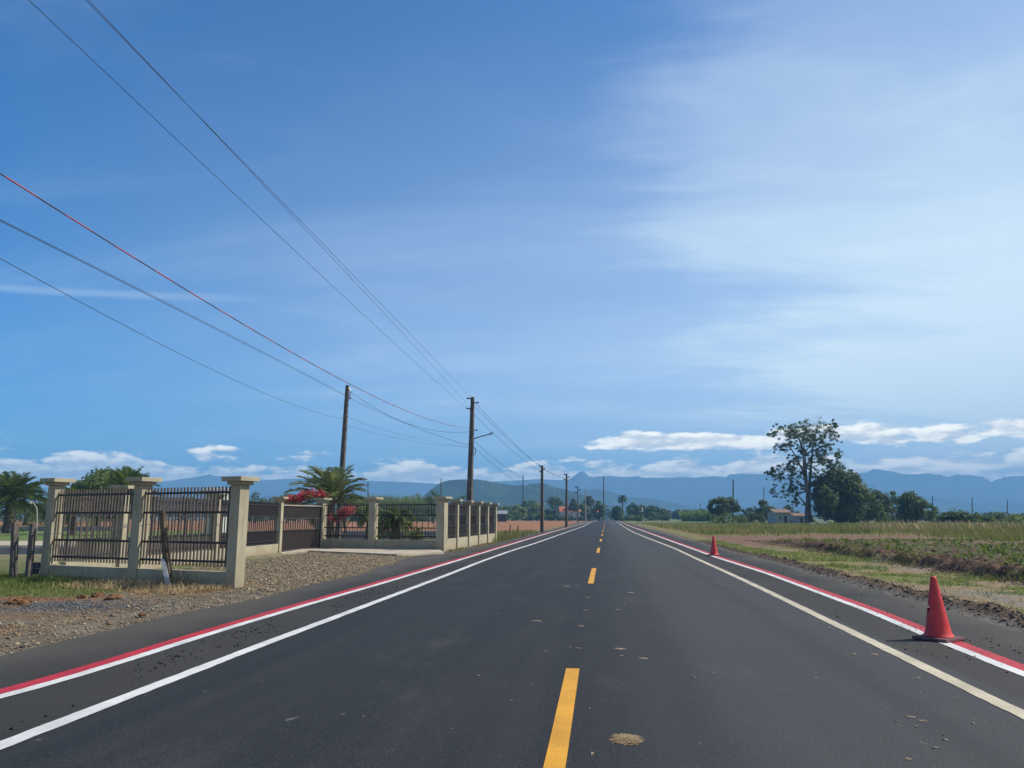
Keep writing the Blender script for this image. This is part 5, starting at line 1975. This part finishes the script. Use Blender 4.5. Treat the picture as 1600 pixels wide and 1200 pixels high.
# --- the eucalypt, limb by limb
def eucalypt():
    base = G(1263, 819.5)
    d = D(base)
    t = thing('eucalyptus_tree', base, 'very tall open-crowned eucalypt with several pale stems, standing beside the houses', 'tree')
    rg = np.random.default_rng(77)

    def P(cx, cy, dy=0.0):
        """from the tree's own outline sheet (crop units) to metres around its base"""
        px, py = 1050 + cx / 5.333, 640 + cy / 5.333
        q = WP(px, d, py)
        return q + FH * dy
    m = MB()

    def limb(pts, r0, r1, n=8):
        P3 = [P(*p) for p in pts]
        k = len(P3)
        # subdivide with a smooth curve
        out = []
        for i in range(k - 1):
            for f in (0, 0.5):
                a = P3[max(i - 1, 0)]; b = P3[i]; c = P3[i + 1]; e = P3[min(i + 2, k - 1)]
                out.append(0.5 * ((2 * b) + (c - a) * f + (2 * a - 5 * b + 4 * c - e) * f * f + (3 * b - a - 3 * c + e) * f ** 3))
        out.append(P3[-1])
        rr = list(np.linspace(r0, r1, len(out)))
        m.tube(out, rr, n)
        return out
    limb([(1128, 965), (1118, 860, -.3), (1120, 700, -.6), (1090, 570, -1), (1068, 420, -1.6), (1050, 300, -2), (1000, 215, -2.2)], 0.42, 0.05)
    limb([(1140, 965), (1136, 820, .2), (1130, 600, .4), (1124, 400, .8), (1108, 210, 1.0)], 0.36, 0.05)
    limb([(1155, 965), (1152, 800, .6), (1162, 620, .9), (1185, 410, 1.2), (1196, 260, .8), (1225, 140, .4)], 0.40, 0.05)
    for pts, r in (([(1082, 530, -1.1), (1005, 425, -2.2), (935, 325, -3), (862, 296, -3.4)], .20), ([(1112, 690, -.6), (1040, 620, -2), (960, 578, -3), (850, 540, -3.6)], .18),
                   ([(1110, 800, -.3), (1045, 742, -1.6), (965, 690, -2.4), (890, 682, -2.6)], .17), ([(1162, 650, .9), (1250, 585, 2), (1345, 540, 2.6), (1450, 495, 3)], .20),
                   ([(1182, 480, 1.2), (1268, 450, 2), (1345, 385, 2.4)], .14), ([(1192, 310, 1), (1290, 262, 1.8), (1330, 250, 2)], .10),
                   ([(1052, 330, -1.9), (980, 190, -2.4), (870, 190, -2.8)], .12), ([(1128, 520, .5), (1085, 430, 2), (1040, 400, 2.6)], .10),
                   ([(1135, 640, .4), (1200, 560, -1.6), (1245, 520, -2.4)], .12), ([(1122, 360, .8), (1160, 250, -.8), (1190, 150, -1.4)], .10),
                   ([(1188, 390, 1.2), (1280, 330, .2), (1325, 300, -.4)], .10), ([(1100, 600, -1), (1010, 520, -.2), (900, 478, .6)], .12)):
        limb(pts, r, 0.03, 6)
    m.build('trunk', M_EUBARK, t, smooth=True)
    blobs = [(1150, 205, 40), (1210, 260, 36), (1090, 225, 34), (1230, 420, 34), (1060, 345, 30), (960, 280, 28), (1180, 375, 30), (1260, 235, 34), (1120, 540, 26), (1010, 640, 28), (1345, 430, 26), (1180, 130, 62), (1245, 140, 55), (1120, 165, 45), (1050, 160, 42), (985, 162, 40), (920, 180, 40), (855, 198, 40), (820, 212, 24), (1300, 190, 42), (1322, 235, 34), (1240, 215, 48), (1170, 215, 48), (1015, 212, 36), (945, 225, 34),
             (880, 300, 34), (935, 328, 34), (1000, 290, 28), (1085, 255, 40), (1305, 300, 36), (1270, 285, 34), (1345, 380, 34), (1262, 385, 34), (1300, 430, 28), (1190, 320, 34), (1110, 310, 30), (1125, 365, 26),
             (1032, 400, 34), (990, 430, 28), (1040, 470, 34), (1110, 430, 26), (1320, 470, 34), (1268, 492, 32), (1425, 480, 42), (1480, 512, 32), (1390, 540, 34), (1380, 395, 20), (880, 492, 42), (822, 530, 26), (935, 482, 38), (1000, 480, 30),
             (868, 560, 28), (930, 565, 34), (985, 592, 30), (1000, 540, 28), (1060, 540, 26), (1210, 520, 36), (1240, 562, 30), (920, 680, 42), (985, 690, 36), (1030, 742, 32), (1062, 775, 28), (965, 640, 28), (1190, 620, 26), (1290, 560, 28),
             (1150, 475, 24), (1205, 425, 30), (1330, 130, 24), (1140, 240, 34), (1075, 200, 36), (885, 685, 30), (1330, 540, 28), (1240, 340, 26), (810, 505, 16), (795, 545, 16), (1050, 690, 24), (1275, 160, 40)]
    s = d / 1200 * 1.03 / 5.333
    cl = []
    for (cx, cy, r) in blobs:
        dep = rg.uniform(-1, 1) * 2.6
        c = P(cx, cy, dep)
        for q in range(11):
            j = rg.normal(0, 0.80, 3) * r * s
            cl.append((c.x + j[0], c.y + j[1], c.z + j[2] * 0.8, r * s * rg.uniform(0.22, 0.52)))
        cl.append((c.x, c.y, c.z, r * s * 1.25))
    clump_crown('crown', t, cl, 46, 0.28, M_LEAF_EU, 78, aspect=0.32, flat=0.75)


eucalypt()

# far woods that read as one belt: low, along the foot of the hills
def far_belt(px0, px1, d0, d1, top0, top1, n, name, seed, m_=M_LEAF_DARK):
    rg = np.random.default_rng(seed)
    px = rg.uniform(px0, px1, n); dd = rg.uniform(d0, d1, n)
    cl = []
    for a, b in zip(px, dd):
        p = B(a, b)
        s = b / 1200
        H = Z(p, top0 + (top1 - top0) * rg.random())
        r = max(1.2, H * 0.45)
        cl.append((p.x, p.y, max(0.5, H - r * 0.8), r))
        if rg.random() < 0.6:
            cl.append((p.x + rg.uniform(-3, 3), p.y, r * 0.5, r))
    o = clump_crown(name, None, cl, 46, 1.1, m_, seed)
    o['kind'] = 'stuff'
    return o


far_belt(-120, 480, 190, 330, 782, 772, 90, 'far_woods', 150)
far_belt(470, 790, 330, 480, 795, 786, 90, 'far_woods', 151)
far_belt(980, 1290, 430, 640, 806, 800, 110, 'far_woods', 152)
far_belt(1290, 1680, 260, 480, 806, 799, 110, 'far_woods', 153)

# ------------------------------------------------------------------ buildings
def house(c, px0, px1, base_py, eave_py, ridge_py, depth, label, wall_m, roof_m, windows=(), door=None, name='house', turn=0.0, over=0.35):
    """gabled house; front faces the road user; openings given as fractions along the front"""
    a, b = G(px0, base_py), G(px1, base_py)
    mid = (a + b) / 2
    ax = RT.copy() if not turn else Vector((math.cos(turn), math.sin(turn), 0))
    ay = Vector((-ax.y, ax.x, 0))
    W = (b - a).length
    He = Z(mid, eave_py); Hr = Z(mid, ridge_py)
    t = thing(name, mid, label, 'house' if name == 'house' else 'shed')
    m = MB()
    f = mid
    n0 = len(m.v)
    m.box(f + ay * (depth / 2) + UPV * (He / 2 - 0.1), (W, depth, He + 0.2), ax, ay)
    # gables
    for e in (-1, 1):
        x0 = f + ax * (W / 2 * e)
        x1 = x0 - ax * (0.15 * e)
        q = [x0 + UPV * (He - .001), x0 + ay * depth + UPV * (He - .001), x0 + ay * depth / 2 + UPV * (Hr - 0.05), x1 + UPV * (He - .001), x1 + ay * depth + UPV * (He - .001), x1 + ay * depth / 2 + UPV * (Hr - 0.05)]
        m.add(q, [(0, 1, 2), (5, 4, 3), (0, 3, 4, 1), (1, 4, 5, 2), (2, 5, 3, 0)])
    m.build('wall', wall_m, t)
    r = MB()
    th = 0.12
    sl = (Hr - He) / (depth / 2)
    for sgn, y0 in ((1, 0.0), (-1, depth)):
        e0 = f + ay * (y0 - over * sgn) + UPV * (He - over * sl)
        rg_ = f + ay * (depth / 2) + UPV * Hr
        hw = ax * (W / 2 + over)
        q = [e0 - hw, e0 + hw, rg_ + hw, rg_ - hw]
        q2 = [p + UPV * th for p in q]
        r.add(q + q2, [(3, 2, 1, 0), (4, 5, 6, 7), (0, 1, 5, 4), (1, 2, 6, 5), (2, 3, 7, 6), (3, 0, 4, 7)])
    r.build('roof', roof_m, t)
    for fx in windows:
        wm = MB()
        c_ = f + ax * (W * (fx - 0.5)) + UPV * (He * 0.55) - ay * 0.03
        wm.box(c_, (min(1.2, W * 0.16), 0.10, He * 0.36), ax, ay)
        wo = wm.build('window', M_HWALL, t)
        pm = MB(); pm.box(c_ - ay * 0.055, (min(1.2, W * 0.16) - 0.18, 0.02, He * 0.36 - 0.18), ax, ay)
        pm.build('pane', M_GLASS, wo)
    if door is not None:
        dm = MB(); dm.box(f + ax * (W * (door - 0.5)) + UPV * (He * 0.36) - ay * 0.03, (min(1.0, W * 0.2), 0.08, He * 0.72), ax, ay)
        dm.build('door', M_DARKW, t)
    return t


house(None, 1213, 1234, 818.6, 801, 796, 5, 'small pale greenish house with a brown tiled roof, left of the eucalypt', M_HWALLG, M_ROOFBR, (0.3,), 0.7)
house(None, 1243, 1259, 818.6, 806.5, 802.5, 4, 'little blue-walled shed squeezed between the house and the eucalypt', M_HWALLB, M_ROOFBR, (), 0.6, name='shed')
house(None, 876, 893, 813.4, 799, 791.5, 9, 'red-roofed house behind the second bare pole', M_HWALL, M_ROOFRED, (0.25, 0.75), 0.5)
house(None, 894, 907, 813.4, 799.5, 796, 8, 'low red-roofed annex between two poles, right of the red-roofed house', M_HWALL, M_ROOFRED, (0.5,), None)
house(None, 929, 940, 812.9, 801, 795.8, 9, 'bright red-roofed house by the road end, left of the tallest mast', M_HWALL, M_ROOFRED, (0.35,), 0.7)
house(None, 778, 791, 815.0, 803, 798, 7, 'small dark grey-roofed shed beyond the last fence pillar', M_DARKW, M_ROOFGR, (), 0.5, name='shed')
# small white building seen over the wing fence
house(None, 318, 346, 836, 768, 764, 1.6, 'flat pale building seen through the bars of the wing fence', M_HWALL, M_ROOFGR, (0.3,), 0.75)

# white post and board by the right of the road end, pale car at the left
p = G(1003.5, 813.2)
m = MB(); m.tube([p, p + UPV * Z(p, 793)], 0.35, 8)
tag(m.build('white_post', M_BOARD), 'thin white post among the dark trees right of the road end', 'post')
p = G(974, 813.3)
t = thing('sign_board', p, 'small white board on two legs at the right edge of the road end', 'sign')
s_ = D(p) / 1200
m = MB(); m.box(p + UPV * (s_ * 2.2), (s_ * 4.2, 0.12, s_ * 2.8), RT, FH); m.build('panel', M_BOARD, t)
for e in (-1, 1):
    m = MB(); m.tube([p + RT * (e * s_ * 1.4) - UPV * 0.1, p + RT * (e * s_ * 1.4) + UPV * s_ * 0.9], 0.09, 6); m.build('leg', M_STEEL, t)


def car(p, ax, paint, label, s=1.0):
    ay = Vector((-ax.y, ax.x, 0))
    t = thing('parked_car', p, label, 'car')
    m = MB()
    L, Wd = 4.2 * s, 1.7 * s
    prof = [(-2.1, .35), (-2.1, .85), (-1.95, .95), (-1.3, 1.0), (-0.85, 1.42), (0.45, 1.45), (1.05, 1.0), (1.9, .88), (2.1, .7), (2.1, .35)]
    n = len(prof)
    vs = []
    for e in (-1, 1):
        for (x, z) in prof:
            k = 0.84 if z > 1.2 else 1.0
            vs.append(p + ax * x * s + ay * (e * Wd / 2 * k) + UPV * z * s)
    m.add(vs, [tuple(range(n - 1, -1, -1)), tuple(range(n, 2 * n))] + [(i, (i + 1) % n, n + (i + 1) % n, n + i) for i in range(n)])
    m.build('body', paint, t, bevel=0.04 * s)
    m = MB()
    for e in (-1, 1):
        q = [(-0.80, 1.38), (0.38, 1.40), (0.80, 1.06), (-1.10, 1.04)]
        m.add([p + ax * x * s + ay * (e * (Wd / 2 * (0.855 if z > 1.2 else 1.0) + 0.012)) + UPV * z * s for x, z in q], [(0, 1, 2, 3)])
    m.build('side_windows', M_GLASS, t)
    m = MB()
    m.add([p + ax * x * s + ay * (e * Wd / 2 * k) + UPV * z * s for (x, z, k, e) in ((-0.90, 1.40, .78, -1), (-0.90, 1.40, .78, 1), (-1.31, 1.03, .9, 1), (-1.31, 1.03, .9, -1))], [(0, 1, 2, 3)])
    m.build('rear_window', M_GLASS, t)
    for x in (-1.3, 1.3):
        for e in (-1, 1):
            w = MB()
            c_ = p + ax * x * s + ay * e * (Wd / 2 - 0.06) + UPV * 0.33 * s
            w.tube([c_ - ay * 0.11, c_ + ay * 0.11], 0.33 * s, 16)
            wo = w.build('wheel', M_TYRE, t)
            w = MB(); w.tube([c_ + ay * e * 0.105, c_ + ay * e * 0.125], 0.2 * s, 12); w.build('rim', M_STEEL, wo)
    for e in (-1, 1):
        w = MB(); w.box(p - ax * 2.105 * s + ay * e * 0.62 * s + UPV * 0.78 * s, (0.04, 0.3 * s, 0.16 * s), ax, ay); w.build('tail_light', M_TAIL, t)
    return t


pc = G(935.5, 812.4)
car(pc, Vector((0.15, 1, 0)).normalized(), M_CAR, 'pale car parked on the left verge where the road ends')
# sheeted heaps beside the eucalypt
for px, w_, lab in ((1268, 0.55, 'small white heap at the foot of the eucalypt'), (1284, 0.95, 'longer pale grey heap right of the eucalypt')):
    p = G(px, 820)
    lump(p + UPV * 0.1, w_, int(px), 'heap', M_BOARD if px < 1270 else M_LOWWALL, lab, 'heap', None, 0.5)
